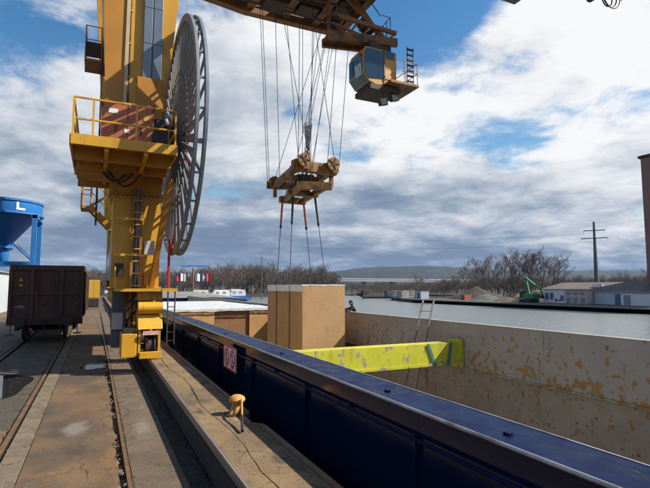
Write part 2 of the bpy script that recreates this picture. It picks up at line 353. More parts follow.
# paved strips between the rails and the crane step: separate slabs with open joints
asl = struct(B(-60, -2.66, -12, 60, -.3, -.002).build('asphalt_yard', asph))
def slabs(x0, x1, y0, y1, step, m, parent, z1=0., jag=None, thick=.14):
    y = y0; i = 0
    while y < y1-.01:
        ye = min(y1, y+step*(1+.12*nz(i*3.1, x0))); dz = .006*nz(i*7.7, x0*3)
        n = 60 if jag and jag[1] else 1
        L_ = [(x0+(jag[0]*nz(yy*2.3, 1)+jag[0]*.6*nz(yy*9, 2) if jag and jag[0] else 0), yy) for yy in [y+.006+(ye-y-.012)*k/n for k in range(n+1)]]
        R_ = [(x1+(jag[1]*nz(yy*2.3, 4)+jag[1]*.7*nz(yy*9, 5) if jag and jag[1] else 0), yy) for yy in [y+.006+(ye-y-.012)*k/n for k in range(n+1)]]
        poly = [(px, py, z1+dz-thick) for px, py in L_]+[(px, py, z1+dz-thick) for px, py in reversed(R_)]
        MB().prism(poly, (0, 0, thick)).build('concrete_slab', m, parent, bevel=.006 if y < 25 else 0)
        y = ye; i += 1
slabs(-2.44, -1.14, -2, 34, 5.5, asph, pave, -.012)
slabs(-1.00, -.74, -2, 40, 3.1, conc_p, pave, .0)
slabs(-.73, .31, -2, 52, 6.3, conc, pave, .0, jag=(0, .15))
slabs(.465, 1.03, -2, 46, 3.4, conc_g, pave, .0, jag=(.0, .0))
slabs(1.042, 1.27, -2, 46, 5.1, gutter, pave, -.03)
# crumbled edge beside the slot
gb = MB()
for i in range(420):
    y = -1+rnd.random()**1.6*34; x = .24+rnd.random()*.15; s = .008+.035*rnd.random()**2.4
    gb.lathe([(0, -s*.5), (s, -s*.1), (s*.7, s*.45), (0, s*.6)], (x, y, -.05+.04*rnd.random()), 5)
gb.build('broken_concrete', rubble, pave, kind='stuff')
db = MB()
for i in range(5200):
    y = 1+rnd.random()**1.4*26; x = 1.275-abs(rnd.gauss(0, .055))*(1.0+.8*nz(y*1.5)); s = .004+.017*rnd.random()**2.5
    db.lathe([(0, -s*.4), (s*1.3, -s*.2), (s*.7, s*.5), (0, s*.7)], (x, y, -.025+max(0, .05*nz(y*3, 3))), 5)
db.build('loose_dirt', dirt, pave, kind='stuff')
MB().grid(lambda u, v: (.2+.3*u, -2+48*v, -.075+.012*nz(u*5, v*160)), 3, 160).build('dirt_bed', dirt, pave)
# rails
def curve_x(x, y): return x-.00065*max(0, y-14)**2
def rail(x, y0, y1, name_parent, top, side, hw=.035, z=.012, n=60):
    for part, m, zz0, zz1, ww in (('rail_web', side, -.12, z-.004, hw+.004), ('rail_head', top, z-.003, z, hw)):
        mb = MB(); ys = [y0+(y1-y0)*i/n for i in range(n+1)]
        vs = []
        for y in ys:
            c = curve_x(x, y); vs += [(c-ww, y, zz0), (c+ww, y, zz0), (c+ww, y, zz1), (c-ww, y, zz1)]
        fs = [(0, 1, 2, 3), tuple(4*n+k for k in (3, 2, 1, 0))]
        for i in range(n):
            for k in range(4):
                fs.append((4*i+k, 4*i+(k+1) % 4, 4*i+4+(k+1) % 4, 4*i+4+k))
        mb.add(vs, fs); mb.build(part, m, name_parent)
rt = thing('railway_track', (-1.8, 8, 0), 'pair of rusty rails set in the paving, the dark wagon standing on them', 'railway track')
rail(-1.07, -2, 62, rt, railm, darksteel); rail(-2.55, -2, 62, rt, railm, darksteel)
ch = thing('slot_rail', (.42, 8, 0), 'single rusty steel strip beside the crumbled slot in the concrete', 'rail')
rail(.43, -2, 62, ch, railm, darksteel, hw=.024, z=.006)
# puddles, stains
def blob(cx, cy, rx, ry, z, name, m, lab=None, seed=0, n=36):
    pts = []
    for k in range(n):
        a = 2*math.pi*k/n; q = 1+.35*nz(math.cos(a)*1.3+seed, math.sin(a)*1.3, seed)
        pts.append((cx+rx*q*math.cos(a), cy+ry*q*math.sin(a), z))
    o = MB().add(pts, [tuple(range(n))]).build(name, m, org=(cx, cy, z)); o['kind'] = 'structure'
    return o
blob(-1.78, 13.1, .55, 1.5, -.0035, 'puddle', water_pud, seed=3)
blob(.02, 14.9, .3, .42, .0105, 'puddle', water_pud, seed=9)
blob(-3.7, 15.2, .8, 1.3, .003, 'puddle', water_pud, seed=5)
def cracks(m, scale, width, depth_col, thr=.5):
    t = m.node_tree; b = t.nodes['Principled BSDF']; ln = t.links.new; nn = t.nodes.new
    tcn = nn('ShaderNodeTexCoord'); no = nn('ShaderNodeTexNoise'); no.inputs['Scale'].default_value = 2.2; no.inputs['Detail'].default_value = 6; ln(tcn.outputs['Object'], no.inputs['Vector'])
    mv = nn('ShaderNodeVectorMath'); mv.operation = 'MULTIPLY_ADD'; ln(no.outputs['Color'], mv.inputs[0]); mv.inputs[1].default_value = (.55, .55, 0); ln(tcn.outputs['Object'], mv.inputs[2])
    vo = nn('ShaderNodeTexVoronoi'); vo.feature = 'DISTANCE_TO_EDGE'; vo.inputs['Scale'].default_value = scale; ln(mv.outputs[0], vo.inputs['Vector'])
    a = nn('ShaderNodeMapRange'); ln(vo.outputs['Distance'], a.inputs[0]); a.inputs[1].default_value = width; a.inputs[2].default_value = 0; a.inputs[3].default_value = 0; a.inputs[4].default_value = 1
    n2 = nn('ShaderNodeTexNoise'); n2.inputs['Scale'].default_value = .7; ln(tcn.outputs['Object'], n2.inputs['Vector'])
    c = nn('ShaderNodeMapRange'); ln(n2.outputs[0], c.inputs[0]); c.inputs[1].default_value = thr-.06; c.inputs[2].default_value = thr+.06
    f = nn('ShaderNodeMath'); f.operation = 'MULTIPLY'; ln(a.outputs[0], f.inputs[0]); ln(c.outputs[0], f.inputs[1])
    mx = nn('ShaderNodeMix'); mx.data_type = 'RGBA'; old = b.inputs['Base Color'].links[0].from_socket; ln(f.outputs[0], mx.inputs[0]); ln(old, mx.inputs[6]); mx.inputs[7].default_value = depth_col+(1,); ln(mx.outputs[2], b.inputs['Base Color'])
for m_, sc_, w_ in ((conc, .85, .012), (conc_g, 1.2, .014), (conc_y, 1.6, .012), (asph, .6, .008)): cracks(m_, sc_, w_, (.022, .018, .014), .47)
def stain(m, cx, cy, rx, ry, col, amt=.8, seed=0., soft=.9):
    """a soft-edged dried stain with its own ragged outline on a paving material"""
    t = m.node_tree; b = t.nodes['Principled BSDF']; ln = t.links.new; nn = t.nodes.new
    tcn = nn('ShaderNodeTexCoord'); mp = nn('ShaderNodeMapping'); mp.vector_type = 'TEXTURE'; mp.inputs['Location'].default_value = (cx, cy, 0); mp.inputs['Scale'].default_value = (rx, ry, 1e4)
    ln(tcn.outputs['Object'], mp.inputs[0]); le = nn('ShaderNodeVectorMath'); le.operation = 'LENGTH'; ln(mp.outputs[0], le.inputs[0])
    no = nn('ShaderNodeTexNoise'); no.inputs['Scale'].default_value = 3.5+seed; no.inputs['Detail'].default_value = 7; ln(tcn.outputs['Object'], no.inputs['Vector'])
    ad = nn('ShaderNodeMath'); ad.operation = 'MULTIPLY_ADD'; ln(no.outputs[0], ad.inputs[0]); ad.inputs[1].default_value = 1.1; ln(le.outputs['Value'], ad.inputs[2])
    mr = nn('ShaderNodeMapRange'); mr.interpolation_type = 'SMOOTHSTEP'; ln(ad.outputs[0], mr.inputs[0]); mr.inputs[1].default_value = 1.55; mr.inputs[2].default_value = 1.55-soft; mr.inputs[3].default_value = 0; mr.inputs[4].default_value = amt
    mx = nn('ShaderNodeMix'); mx.data_type = 'RGBA'; old = b.inputs['Base Color'].links[0].from_socket; ln(mr.outputs[0], mx.inputs[0]); ln(old, mx.inputs[6]); mx.inputs[7].default_value = col+(1,); ln(mx.outputs[2], b.inputs['Base Color'])
stain(conc, -.24, 8.7, .50, 1.15, (.045, .036, .027), .85); stain(conc, -.20, 8.65, .26, .60, (.17, .145, .115), .8, 1.3, .7)
stain(conc, .0, 11.6, .42, .9, (.05, .038, .027), .7, .7); stain(conc, -.5, 6.2, .35, .8, (.06, .044, .03), .6, 2.1); stain(conc_y, 1.85, 9.6, .16, .55, (.33, .30, .25), .7, 1.1); stain(conc_g, .75, 8.2, .2, .8, (.21, .18, .14), .5, 2.)
gr = MB()
for i in range(2600):
    y = 2.5+rnd.random()**1.5*22; x = rnd.uniform(-2.4, 1.0) if rnd.random() < .4 else rnd.choice((-.98, .22, .5, .98, -1.2))+rnd.gauss(0, .06); q_ = .003+.010*rnd.random()**3
    gr.add([(x+q_*1.3, y, .004), (x, y+q_, .004), (x-q_, y-q_*.3, .004), (x-q_*.2, y-q_, .004), (x+q_*.1, y, .004+q_*1.1)], [(0, 1, 4), (1, 2, 4), (2, 3, 4), (3, 0, 4)])
gr.build('loose_grit', rubble, pave, kind='stuff')
wd = MB()
for i in range(420):
    y = 2+rnd.random()**1.3*22; x = rnd.choice((-1.13, -.745, 1.035, .452, -2.47))+rnd.gauss(0, .012); h_ = .02+.06*rnd.random()**2
    for k in range(3):
        a_ = rnd.random()*6.28; wd.add([(x-.004, y, -.01), (x+.004, y, -.01), (x+h_*.6*math.cos(a_), y+h_*.6*math.sin(a_), h_)], [(0, 1, 2)])
wd.build('joint_weeds', mat('dry_weed', (.12, .10, .04), (.08, .08, .03), 3, .9), pave, kind='stuff')

# raised quay edge strip
qs = MB()
notch = [(2.10, -12), (2.10, 6.25), (2.06, 6.33), (1.97, 6.40), (1.97, 6.85), (2.06, 6.93), (2.10, 7.0), (2.10, 110)]
qs.prism([(1.395, -12, -9), (1.395, 110, -9)]+[(x-.07, y, -9) for x, y in reversed(notch)], (0, 0, 9+QZ-.06))
qs = struct(qs.build('quay_wall', conc, org=(1.7, 8, 0)))
def strip(y0, y1, left, i):
    """the two halves of the edge strip either side of the long crack"""
    n = max(6, int((y1-y0)*9)); ys = [y0+.004+(y1-y0-.008)*k/n for k in range(n+1)]
    def crack(y): return 1.60+.11*nz(y*.45, 7.7)+.035*nz(y*2.2, 3.1)+.014*nz(y*8, 1)
    g = lambda y: .004+.012*max(0, nz(y*.8, 5.5)+.15)
    def edge(y):
        for (xa, ya), (xb, yb) in zip(notch, notch[1:]):
            if ya <= y <= yb: return xa+(xb-xa)*(y-ya)/max(1e-6, yb-ya)-.064
        return 2.03
    if left: poly = [(1.349, y) for y in ys]+[(crack(y)-g(y), y) for y in reversed(ys)]
    else: poly = [(crack(y)+g(y), y) for y in ys]+[(edge(y), y) for y in reversed(ys)]
    MB().prism([(x, y, QZ-.058) for x, y in poly], (0, 0, .058+.004*nz(i*5.3, left))).build('concrete_slab', conc_y, qs, bevel=.004)
yy = -3; i = 0
for y1 in (2.6, 5.05, 6.62, 9.3, 13.2, 18, 24, 34, 60):
    strip(yy, y1, True, i); strip(yy, y1, False, i); yy = y1; i += 1
mb = MB()
for (xa, ya), (xb, yb) in zip(notch[:-1], notch[1:]): mb.beam((xa-.03, ya-.01, QZ-.02), (xb-.03, yb+.01, QZ-.02), .06, .09)
mb.build('edge_angle', rustedge, qs)
cr_ = thing('crane_rail', (1.33, 8, QZ), 'bright polished crane rail along the raised edge of the quay strip', 'rail')
B(1.312, 1.345, -3, 70, QZ-.10, QZ+.010).build('rail_head', railtop, cr_, bevel=.006)
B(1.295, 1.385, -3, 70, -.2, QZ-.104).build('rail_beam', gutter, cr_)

# ------------------------------------------------------------------ the barge
WX, WT = 2.665, 1.10            # outer coaming wall and its top
FX = 10.05                     # far hold wall
Y0, Y1 = -9, 60
bg_ = thing('cargo_barge', (6.5, 26, WATER), 'long navy blue cargo barge with open grey hold moored along the quay', 'barge')
B(2.2, 2.26, Y0, Y1, WATER-1, -.25).build('hull_side', navy, bg_)
B(10.66, 10.72, Y0, Y1, WATER-1, .05).build('hull_side', navy, bg_)
B(2.262, WX+.3, Y0, Y1, -.33, -.27).build('side_deck', navytop, bg_)
B(FX+.1, 10.658, Y0, Y1, -.07, -.01).build('side_deck', navytop, bg_)
yy = Y0
ys = [Y0, -6.4, -3.9, -1.4, 1.15, 3.65, 6.15, 8.65, 11.2, 13.8, 16.5, 19.2, 22, 25, 29, 34, 40, 47, 54, Y1]
for a, c in zip(ys, ys[1:]):
    B(WX, WX+.02, a+.002, c-.002, -.268, WT-.03).build('coaming_plate', navy, bg_)
    B(WX-.05, WX+.001, a-.008, a+.008, -.266, WT-.22).build('stiffener', navy, bg_)
MB().path([(WX-.06, Y0, .855), (WX-.06, Y1, .855)], .02, 10).build('hand_rail', navytop, bg_, smooth=True)
for a, c in zip(ys, ys[1:]): B(WX-.06, WX+.001, (a+c)/2-.012, (a+c)/2+.012, .84, .87).build('rail_bracket', navytop, bg_)
top = MB()
top.prism([(WX-.03, Y0, WT-.028), (WX-.03, Y0, WT), (3.10, Y0, WT+.004), (3.10, Y0, WT-.028)], (0, Y1-Y0, 0)); top.build('coaming_top', navytop, bg_)
MB().path([(WX-.035, Y0, WT-.006), (WX-.035, Y1, WT-.006)], .017, 10).build('edge_bar', edgem, bg_, smooth=True)
B(3.102, 3.118, Y0, Y1, WT-.05, WT+.009).build('edge_bar', edgem, bg_)
B(2.97, 3.09, Y0, Y1, -.26, WT-.03).build('inner_coaming', holdw, bg_)
for y in (1.6, 2.75, 4.4, 7.6, 11.4, 15.2, 19.0, 24.0):
    B(2.80, 2.84, y-.03, y+.03, WT+.003, WT+.02).build('cleat', navytop, bg_)
# far side of the hold
far_m = MB().grid(lambda u, v: (FX+.012*nz(u*25, v*2, 3), Y0+(Y1-Y0)*u, -.2+v*(WT+.2)), 90, 4)
far_m.build('far_coaming', holdw, bg_, smooth=True)
B(FX+.03, FX+.12, Y0, Y1, -.2, WT-.001).build('far_coaming_outer', navy, bg_)
B(FX-.02, FX+.16, Y0, Y1, WT+.001, WT+.03).build('far_coaming_top', holdw, bg_)
B(FX-.05, FX+.3, Y0, Y1, -.235, -.202).build('hold_ledge', holdw, bg_)
B(FX+.06, FX+.1, Y0, Y1, -2.05, -.237).build('hold_side', holdlow, bg_)
B(3.0, 3.04, Y0, Y1, -2.05, -.262).build('hold_side', holdlow, bg_)
B(3.04, FX+.06, Y0, Y1, -2.1, -2.0).build('hold_floor', holdlow, bg_)
B(2.26, 10.66, Y1-.3, Y1, WATER-1, .9).build('bulkhead', navy, bg_)
for y in range(-6, 58, 3): B(FX-.006, FX+.02, y-.009, y+.009, -.2, WT-.002).build('weld_seam', holdw, bg_)
for txt, y, z in (('5', 9.55, .82), ('7', 6.9, .86)):
    text_obj(txt, .14, mat('faint_number', (.10, .10, .11), None, 1, .7), 'number_mark', bg_, (FX-.022, y, z), (R(90), 0, R(-90)))
# prohibition sign hung on the rail
sg = thing('prohibition_sign', (WX-.1, 10.0, .5), 'white board with two red prohibition rings hung on the navy coaming rail', 'sign')
B(WX-.105, WX-.092, 9.5, 10.5, .49, .975).build('board', white, sg)
mb = MB()
for a in ((9.5, 9.54, .49, .975), (10.46, 10.5, .49, .975), (9.54, 10.46, .49, .525), (9.54, 10.46, .94, .975)): mb.box(WX-.109, WX-.1055, *a)
mb.build('border', redp, sg)
for cy in (9.77, 10.23):
    mb = MB(); n = 40; vs = []
    for k in range(n):
        a = 2*math.pi*k/n
        for r in (.125, .195): vs.append((WX-.108, cy+r*math.cos(a), .732+r*math.sin(a)))
    mb.add(vs, [(2*k, 2*k+1, (2*k+3) % (2*n), (2*k+2) % (2*n)) for k in range(n)])
    o = mb.build('ring', redp, sg)
    MB().beam((WX-.1065, cy-.11, .732-.11), (WX-.1065, cy+.11, .732+.11), .05, .003, up=(1, 0, 0)).build('slash', redp, sg)
    BM((WX-.1065, cy, .65), (WX-.1065, cy, .815), .055, .002, up=(1, 0, 0)).build('pictogram', black, sg)

# cross beam
yb = thing('hold_crossbeam', (6.6, 11.55, -.2), 'bright yellow steel cross beam spanning the open hold, paint flaking', 'beam')
B(3.11, FX-.03, 11.45, 11.50, -.09, .55).build('web', ybeam, yb)
B(3.11, FX-.03, 11.52, 11.9, .50, .55).build('top_flange', ybeam, yb)
B(3.11, FX-.03, 11.505, 11.9, -.09, -.05).build('bottom_flange', ybeam, yb)
B(FX-.16, FX-.025, 11.41, 11.96, -.20, .64).build('end_plate', ybeam, yb, bevel=.01)
B(3.11, FX-.17, 11.425, 11.448, -.085, -.01).build('lower_rib', ybeam, yb)
st = tag(MB().beam((8.72, 11.42, .56), (8.98, 11.42, -.10), .012, .09, up=(1, 0, 0)).build('lashing_strap', teal), 'teal strap around the yellow cross beam beside the ladder', 'strap', 'teal straps on the cross beam')
tag(MB().beam((9.56, 11.405, .56), (9.42, 11.405, -.10), .012, .09, up=(1, 0, 0)).build('lashing_strap', teal), 'teal strap around the yellow cross beam near its end plate', 'strap', 'teal straps on the cross beam')
# ladder against the far wall, behind the beam
ld = thing('aluminium_ladder', (9.0, 13.05, -2.0), 'aluminium ladder leaning on the far hold wall behind the yellow beam', 'ladder')
la = Vector((8.95, 13.05, -2.0)); lb = Vector((FX-.02, 13.05, 1.80)); wv = Vector((.05, -.22, 0))
for s in (-1, 1): BM(la+wv*s, lb+wv*s, .025, .06, up=(1, 0, 0)).build('stile', alu, ld)
for k in range(15):
    p = la.lerp(lb, (k+.6)/15.2); T(p-wv, p+wv, .014, n=6).build('rung', alu, ld)

# ------------------------------------------------------------------ crates
skirtm = mat('film_skirt_lifted', (.82, .82, .82), (.74, .74, .75), 2, .45, bump=.2, bs=8)  # same white film, lightened to offset the shade on the skirt
def crate(label, x0, x1, y0, y1, z0, z1, left, front, ml, mf, cap=True, group=None, frontm=None):
    c = thing('wooden_crate', ((x0+x1)/2, (y0+y1)/2, z0), label, 'crate', group)
    B(x0+.03, x1-.03, y0+.03, y1-.03, z0+.1, z1-.01).build('core', ply2, c)
    for k, (a, e) in enumerate(zip(left, left[1:])):
        d = .004*(k % 2)
        B(x0-d, x0+.026, a+.003, e-.003, z0+.1, z1-d).build('panel', ml[k % len(ml)], c, bevel=.003)
    for k, (a, e) in enumerate(zip(front, front[1:])):
        B(a+.005+(.02 if k == 0 else 0), e-.005, y0-.003*(k % 2), y0+.026, z0+.1, z1).build('panel', mf[k % len(mf)], c, bevel=.003)
    for a in (x0+.1, (x0+x1)/2, x1-.1): B(a-.06, a+.06, y0, y1, z0, z0+.098).build('skid', ply2, c)
    if cap:
        n = 40
        top = MB().grid(lambda u, v: (x0-.012+(x1-x0+.024)*u, y0-.012+(y1-y0+.024)*v, z1+.012+.02*abs(nz(u*6, v*9, 2))), 16, 24); top.build('film_top', wrap, c, smooth=True)
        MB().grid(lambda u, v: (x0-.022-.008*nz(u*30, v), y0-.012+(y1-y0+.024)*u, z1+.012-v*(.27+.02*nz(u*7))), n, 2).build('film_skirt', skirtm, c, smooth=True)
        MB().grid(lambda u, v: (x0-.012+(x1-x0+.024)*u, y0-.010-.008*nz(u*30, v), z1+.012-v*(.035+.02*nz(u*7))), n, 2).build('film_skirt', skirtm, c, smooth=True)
    return c
crate('tall plywood crate with white film top hanging in the crane slings', 7.33, 9.22, 17.5, 21.7, -2.0, 2.28,
      (17.5, 18.0, 18.5, 19.55, 20.7, 21.7), (7.33, 9.22), (ply,), (ply3,))
crate('low plywood crate nearest the quay side in the rear hold', 3.45, 6.03, 27, 42, -2, .93, (27, 30, 33, 36, 39, 42), (3.45, 4.5, 5.3, 6.03), (ply, ply2), (ply, ply, ply), cap=False)
crate('dark brown plywood crate in the middle of the rear hold row', 6.06, 8.0, 27.1, 42, -2, .95, (27.1, 42), (6.06, 8.0), (ply2,), (ply2,), cap=False)
crate('reddish plywood crate partly hidden behind the tall hanging crate', 8.03, 9.75, 27, 42, -2, .95, (27, 42), (8.03, 9.75), (ply,), (ply,), cap=False)
cov = MB()
def covf(u, v):
    x = 3.36+6.46*u; y = 26.9+15.2*v; z = .985+.02*nz(x*.9, y*.5)+.02*nz(x*2.3, y*1.4, 4)
    return (x, y, z)
cov.grid(covf, 40, 60)
cov.grid(lambda u, v: (3.36+6.46*u, 26.9-.02-.02*nz(u*30, v*2), covf(u, 0)[2]-v*(.13+.05*nz(u*9))), 60, 3)
tag(cov.build('plastic_sheet', wrap, smooth=True), 'crumpled white plastic sheet spread over the low crates at the back', 'sheet')
# tarpaulin covered barge further along
tb = thing('covered_barge', (13, 84, WATER), 'barge under a grey tarpaulin hump moored beyond the white sheet', 'barge')
B(7.6, 18.6, 64, 104, WATER-1, .5).build('hull', navy, tb)
MB().grid(lambda u, v: (7.8+10.6*u, 64.2+39*v, .62+.95*math.sin(math.pi*u)**.7*min(1, 5*v+.3)*(.8+.3*nz(v*7, u*2))), 24, 40).build('tarpaulin', greytarp, tb, smooth=True)

# ------------------------------------------------------------------ spreader, slings
sp = thing('hoist_spreader', (7.9, 18.9, 6.0), 'rusty orange spreader frame with sheaves hanging on the hoist ropes', 'spreader')
NA, NB_ = Vector((6.75, 17.15, 6.95)), Vector((8.70, 17.3, 6.95))
FA, FB = Vector((7.12, 20.95, 6.95)), Vector((9.0, 20.8, 6.95))
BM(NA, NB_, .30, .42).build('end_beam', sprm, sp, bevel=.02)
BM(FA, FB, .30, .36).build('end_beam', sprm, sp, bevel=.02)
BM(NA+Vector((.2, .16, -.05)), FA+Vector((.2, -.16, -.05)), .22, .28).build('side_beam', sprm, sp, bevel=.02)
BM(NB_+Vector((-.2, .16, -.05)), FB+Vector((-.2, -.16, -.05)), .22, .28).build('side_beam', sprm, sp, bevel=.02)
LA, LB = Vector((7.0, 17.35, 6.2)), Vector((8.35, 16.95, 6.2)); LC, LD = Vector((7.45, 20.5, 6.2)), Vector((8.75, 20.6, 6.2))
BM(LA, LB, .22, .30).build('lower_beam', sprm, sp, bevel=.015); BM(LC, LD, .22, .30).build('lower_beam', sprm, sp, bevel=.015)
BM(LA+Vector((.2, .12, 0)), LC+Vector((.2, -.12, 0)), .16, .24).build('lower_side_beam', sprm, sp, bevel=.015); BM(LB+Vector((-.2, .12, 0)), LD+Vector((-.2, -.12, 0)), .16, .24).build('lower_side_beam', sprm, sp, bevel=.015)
T((7.9, 18.9, 6.3), (7.9, 18.9, 7.0), .34, n=20).build('slewing_pivot', trold, sp, smooth=True)
BM((6.95, 18.9, 6.85), (8.85, 18.9, 6.85), .36, .22).build('cross_member', sprm, sp, bevel=.01)
BM((7.2, 18.9, 6.2), (8.6, 18.9, 6.2), .3, .2).build('cross_member', sprm, sp, bevel=.01)
for q in ((6.83, 17.5), (8.6, 17.5), (7.25, 20.6), (8.85, 20.6)): B(q[0]-.07, q[0]+.07, q[1]-.07, q[1]+.07, 6.3, 6.8).build('hanger', sprm, sp)
SHV = [(7.12, 17.0, 7.12), (8.42, 17.1, 7.12), (7.3, 20.98, 7.05), (8.8, 20.85, 7.05)]
for (x, y, z) in SHV:
    s_ = MB().lathe([(.05, -.05), (.24, -.05), (.27, -.05), (.27, -.015), (.22, 0), (.27, .015), (.27, .05), (.05, .05)], (x, y-.17, z), 24, 'y').build('sheave', sprm, sp, smooth=True)
    MB().lathe([(.0, -.075), (.07, -.075), (.07, .075), (0, .075)], (x, y-.17, z), 12, 'y').build('sheave_pin', trold, s_)
    for k in range(5):
        a = 2*math.pi*k/5; BM((x+.06*math.cos(a), y-.235, z+.06*math.sin(a)), (x+.23*math.cos(a), y-.235, z+.23*math.sin(a)), .03, .02, up=(0, 1, 0)).build('sheave_spoke', trold, s_)
    B(x-.32, x+.32, y-.02, y+.02, z-.3, z+.05).build('sheave_cheek', sprm, sp)
for k in range(6):
    a = 2*math.pi*k/6; T((8.1+.22*math.cos(a), 18.9+.22*math.sin(a), 6.95), (8.14+.07*math.cos(a), 18.9+.07*math.sin(a), 8.35), .016, n=5).build('basket_leg', ropem, sp)
for z, r in ((7.3, .185), (7.65, .15), (8.0, .11)):
    MB().path([(8.12+r*math.cos(t_*math.pi/8), 18.9+r*math.sin(t_*math.pi/8), z) for t_ in range(16)], .013, 5, closed=True).build('basket_ring', ropem, sp)
for k in range(12):
    a = 2*math.pi*k/12; T((8.15+.075*math.cos(a), 18.9+.075*math.sin(a), 8.3), (8.17+.165*math.cos(a+.5), 18.9+.165*math.sin(a+.5), 9.35), .011, n=4).build('basket_bar', galv, sp)
    T((8.15+.075*math.cos(a), 18.9+.075*math.sin(a), 8.3), (8.17+.165*math.cos(a-.5), 18.9+.165*math.sin(a-.5), 9.35), .011, n=4).build('basket_bar', galv, sp)
for z, r in ((8.3, .085), (8.65, .105), (9.0, .13), (9.35, .165)): MB().path([(8.16+r*math.cos(q*math.pi/8), 18.9+r*math.sin(q*math.pi/8), z) for q in range(16)], .016, 5, closed=True).build('basket_ring', galv, sp)
MB().path([(8.16+.06*math.cos(q*.9), 18.9+.06*math.sin(q*.9), 7.0+q*.035) for q in range(60)], .03, 6).build('coiled_cable', black, sp, smooth=True)
for x, y in ((7.3, 18.3), (8.5, 18.3), (7.5, 19.6), (8.6, 19.7)): B(x-.16, x+.16, y-.2, y+.2, 6.98, 7.25).build('hydraulic_box', trold, sp, bevel=.02)
for k in range(4): MB().path([(7.2+.3*k, 17.45, 7.0), (7.3+.3*k, 18.0, 6.75-.06*k), (7.5+.2*k, 18.7, 6.95)], .018, 5).build('hose', black, sp, smooth=True)
for x in (6.95, 7.55, 8.0, 8.55): B(x-.02, x+.02, 17.0, 17.02, 6.76, 7.14).build('stiffener_plate', sprm, sp)
SL = [((7.55, 20.42, 6.08), (7.31, 20.44, 2.32), redsl, 'left rear rope sling with red sleeve from the spreader to the crate'),
      ((7.45, 18.86, 6.08), (7.31, 18.84, 2.32), black, 'left front rope sling with black sleeve from the spreader to the crate'),
      ((8.55, 20.3, 6.08), (9.2, 20.79, 2.32), redsl, 'inner right rope sling with red sleeve from the spreader to the crate'),
      ((8.5, 18.9, 6.08), (9.2, 19.26, 2.32), black, 'outer right rope sling with black sleeve from the spreader to the crate')]
for a, c, m, lab in SL:
    s_ = thing('lifting_sling', c, lab, 'sling', 'slings carrying the crate'); a = Vector(a); c = Vector(c)
    T(a, a.lerp(c, .30), .05, .045, n=8).build('sleeve', m, s_, smooth=True)
    T(a.lerp(c, .30), c, .016, n=6).build('rope', ropem, s_)
    T(a.lerp(c, .29), a.lerp(c, .325), .055, n=8).build('shackle', black, s_)
    x = 7.31 if c.x < 8 else 9.235
    T((x, c.y, 2.32), (x, c.y, -1.9), .016, n=6).build('rope_tail', ropem, s_)

# ------------------------------------------------------------------ trolley with cab
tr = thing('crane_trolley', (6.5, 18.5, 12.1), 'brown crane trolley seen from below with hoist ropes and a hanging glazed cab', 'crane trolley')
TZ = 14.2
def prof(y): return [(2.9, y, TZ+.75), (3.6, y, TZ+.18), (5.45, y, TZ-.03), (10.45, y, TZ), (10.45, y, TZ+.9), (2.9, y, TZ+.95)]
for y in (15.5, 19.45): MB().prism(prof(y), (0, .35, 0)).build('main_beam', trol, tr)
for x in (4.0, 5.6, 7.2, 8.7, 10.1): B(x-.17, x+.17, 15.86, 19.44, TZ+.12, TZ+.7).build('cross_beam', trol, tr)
for a in ((3.9, 5.5, 16, 19.4), (5.7, 7.1, 16, 18.2), (7.3, 8.6, 17.0, 19.4), (8.8, 10.0, 16, 19.4), (7.3, 8.6, 15.9, 16.6)): B(*a, TZ+.35, TZ+.42).build('floor_plate', trol, tr)
for x0, x1, y0, y1, z0 in ((6.0, 7.0, 18.3, 19.2, TZ+.04), (7.5, 8.4, 18.2, 19.0, TZ+.08), (4.3, 5.3, 18.0, 18.9, TZ+.06), (9.0, 9.8, 17.2, 18.3, TZ+.1)): B(x0, x1, y0, y1, z0, TZ+.349).build('gear_box', trold, tr, bevel=.03)
for y in (17.9, 18.6, 19.2): MB().path([(3.8, y, TZ+.24), (6.6, y+.1, TZ+.13), (10.2, y, TZ+.18)], .045, 8).build('cable_conduit', trold, tr)
for y in (16.75, 17.6, 18.95): T((5.0, y, TZ+.2), (9.9, y, TZ+.2), .13, n=14).build('rope_drum', trold, tr, smooth=True)
for x in (4.2, 9.9):
    for y in (15.65, 19.6): B(x-.15, x+.15, y-.15, y+.15, TZ+.9, 17.8).build('hanger_post', trol, tr)
# ropes
R0 = TZ+.15
ROPES = []
for (x, y, z), tx, ty in zip(SHV, (7.5, 9.35, 6.3, 9.1), (17.6, 17.6, 18.95, 18.95)):
    for dx in (-.26, .26): ROPES.append(((tx+dx*1.15, ty, R0), (x+dx, y-.17, z)))
ROPES += [((5.9, 18.95, R0), (7.0, 20.95, 7.05)), ((6.9, 18.95, R0), (7.5, 17.2, 7.2)), ((9.0, 18.95, R0), (7.3, 20.9, 7.05)), ((7.7, 17.6, R0), (8.7, 17.3, 7.1)),
          ((8.5, 18.95, R0), (8.18, 18.9, 8.6)), ((7.9, 18.95, R0), (7.9, 18.9, 7.1)), ((9.25, 18.95, R0), (8.2, 18.9, 9.2)), ((7.1, 18.95, R0), (8.6, 20.8, 7.05)), ((8.8, 17.6, R0), (6.9, 17.2, 7.05)),
          ((9.6, 18.95, R0), (9.0, 20.8, 7.05))]
for a, c in ROPES: T(a, c, .013, n=5).build('hoist_rope', ropem, tr)
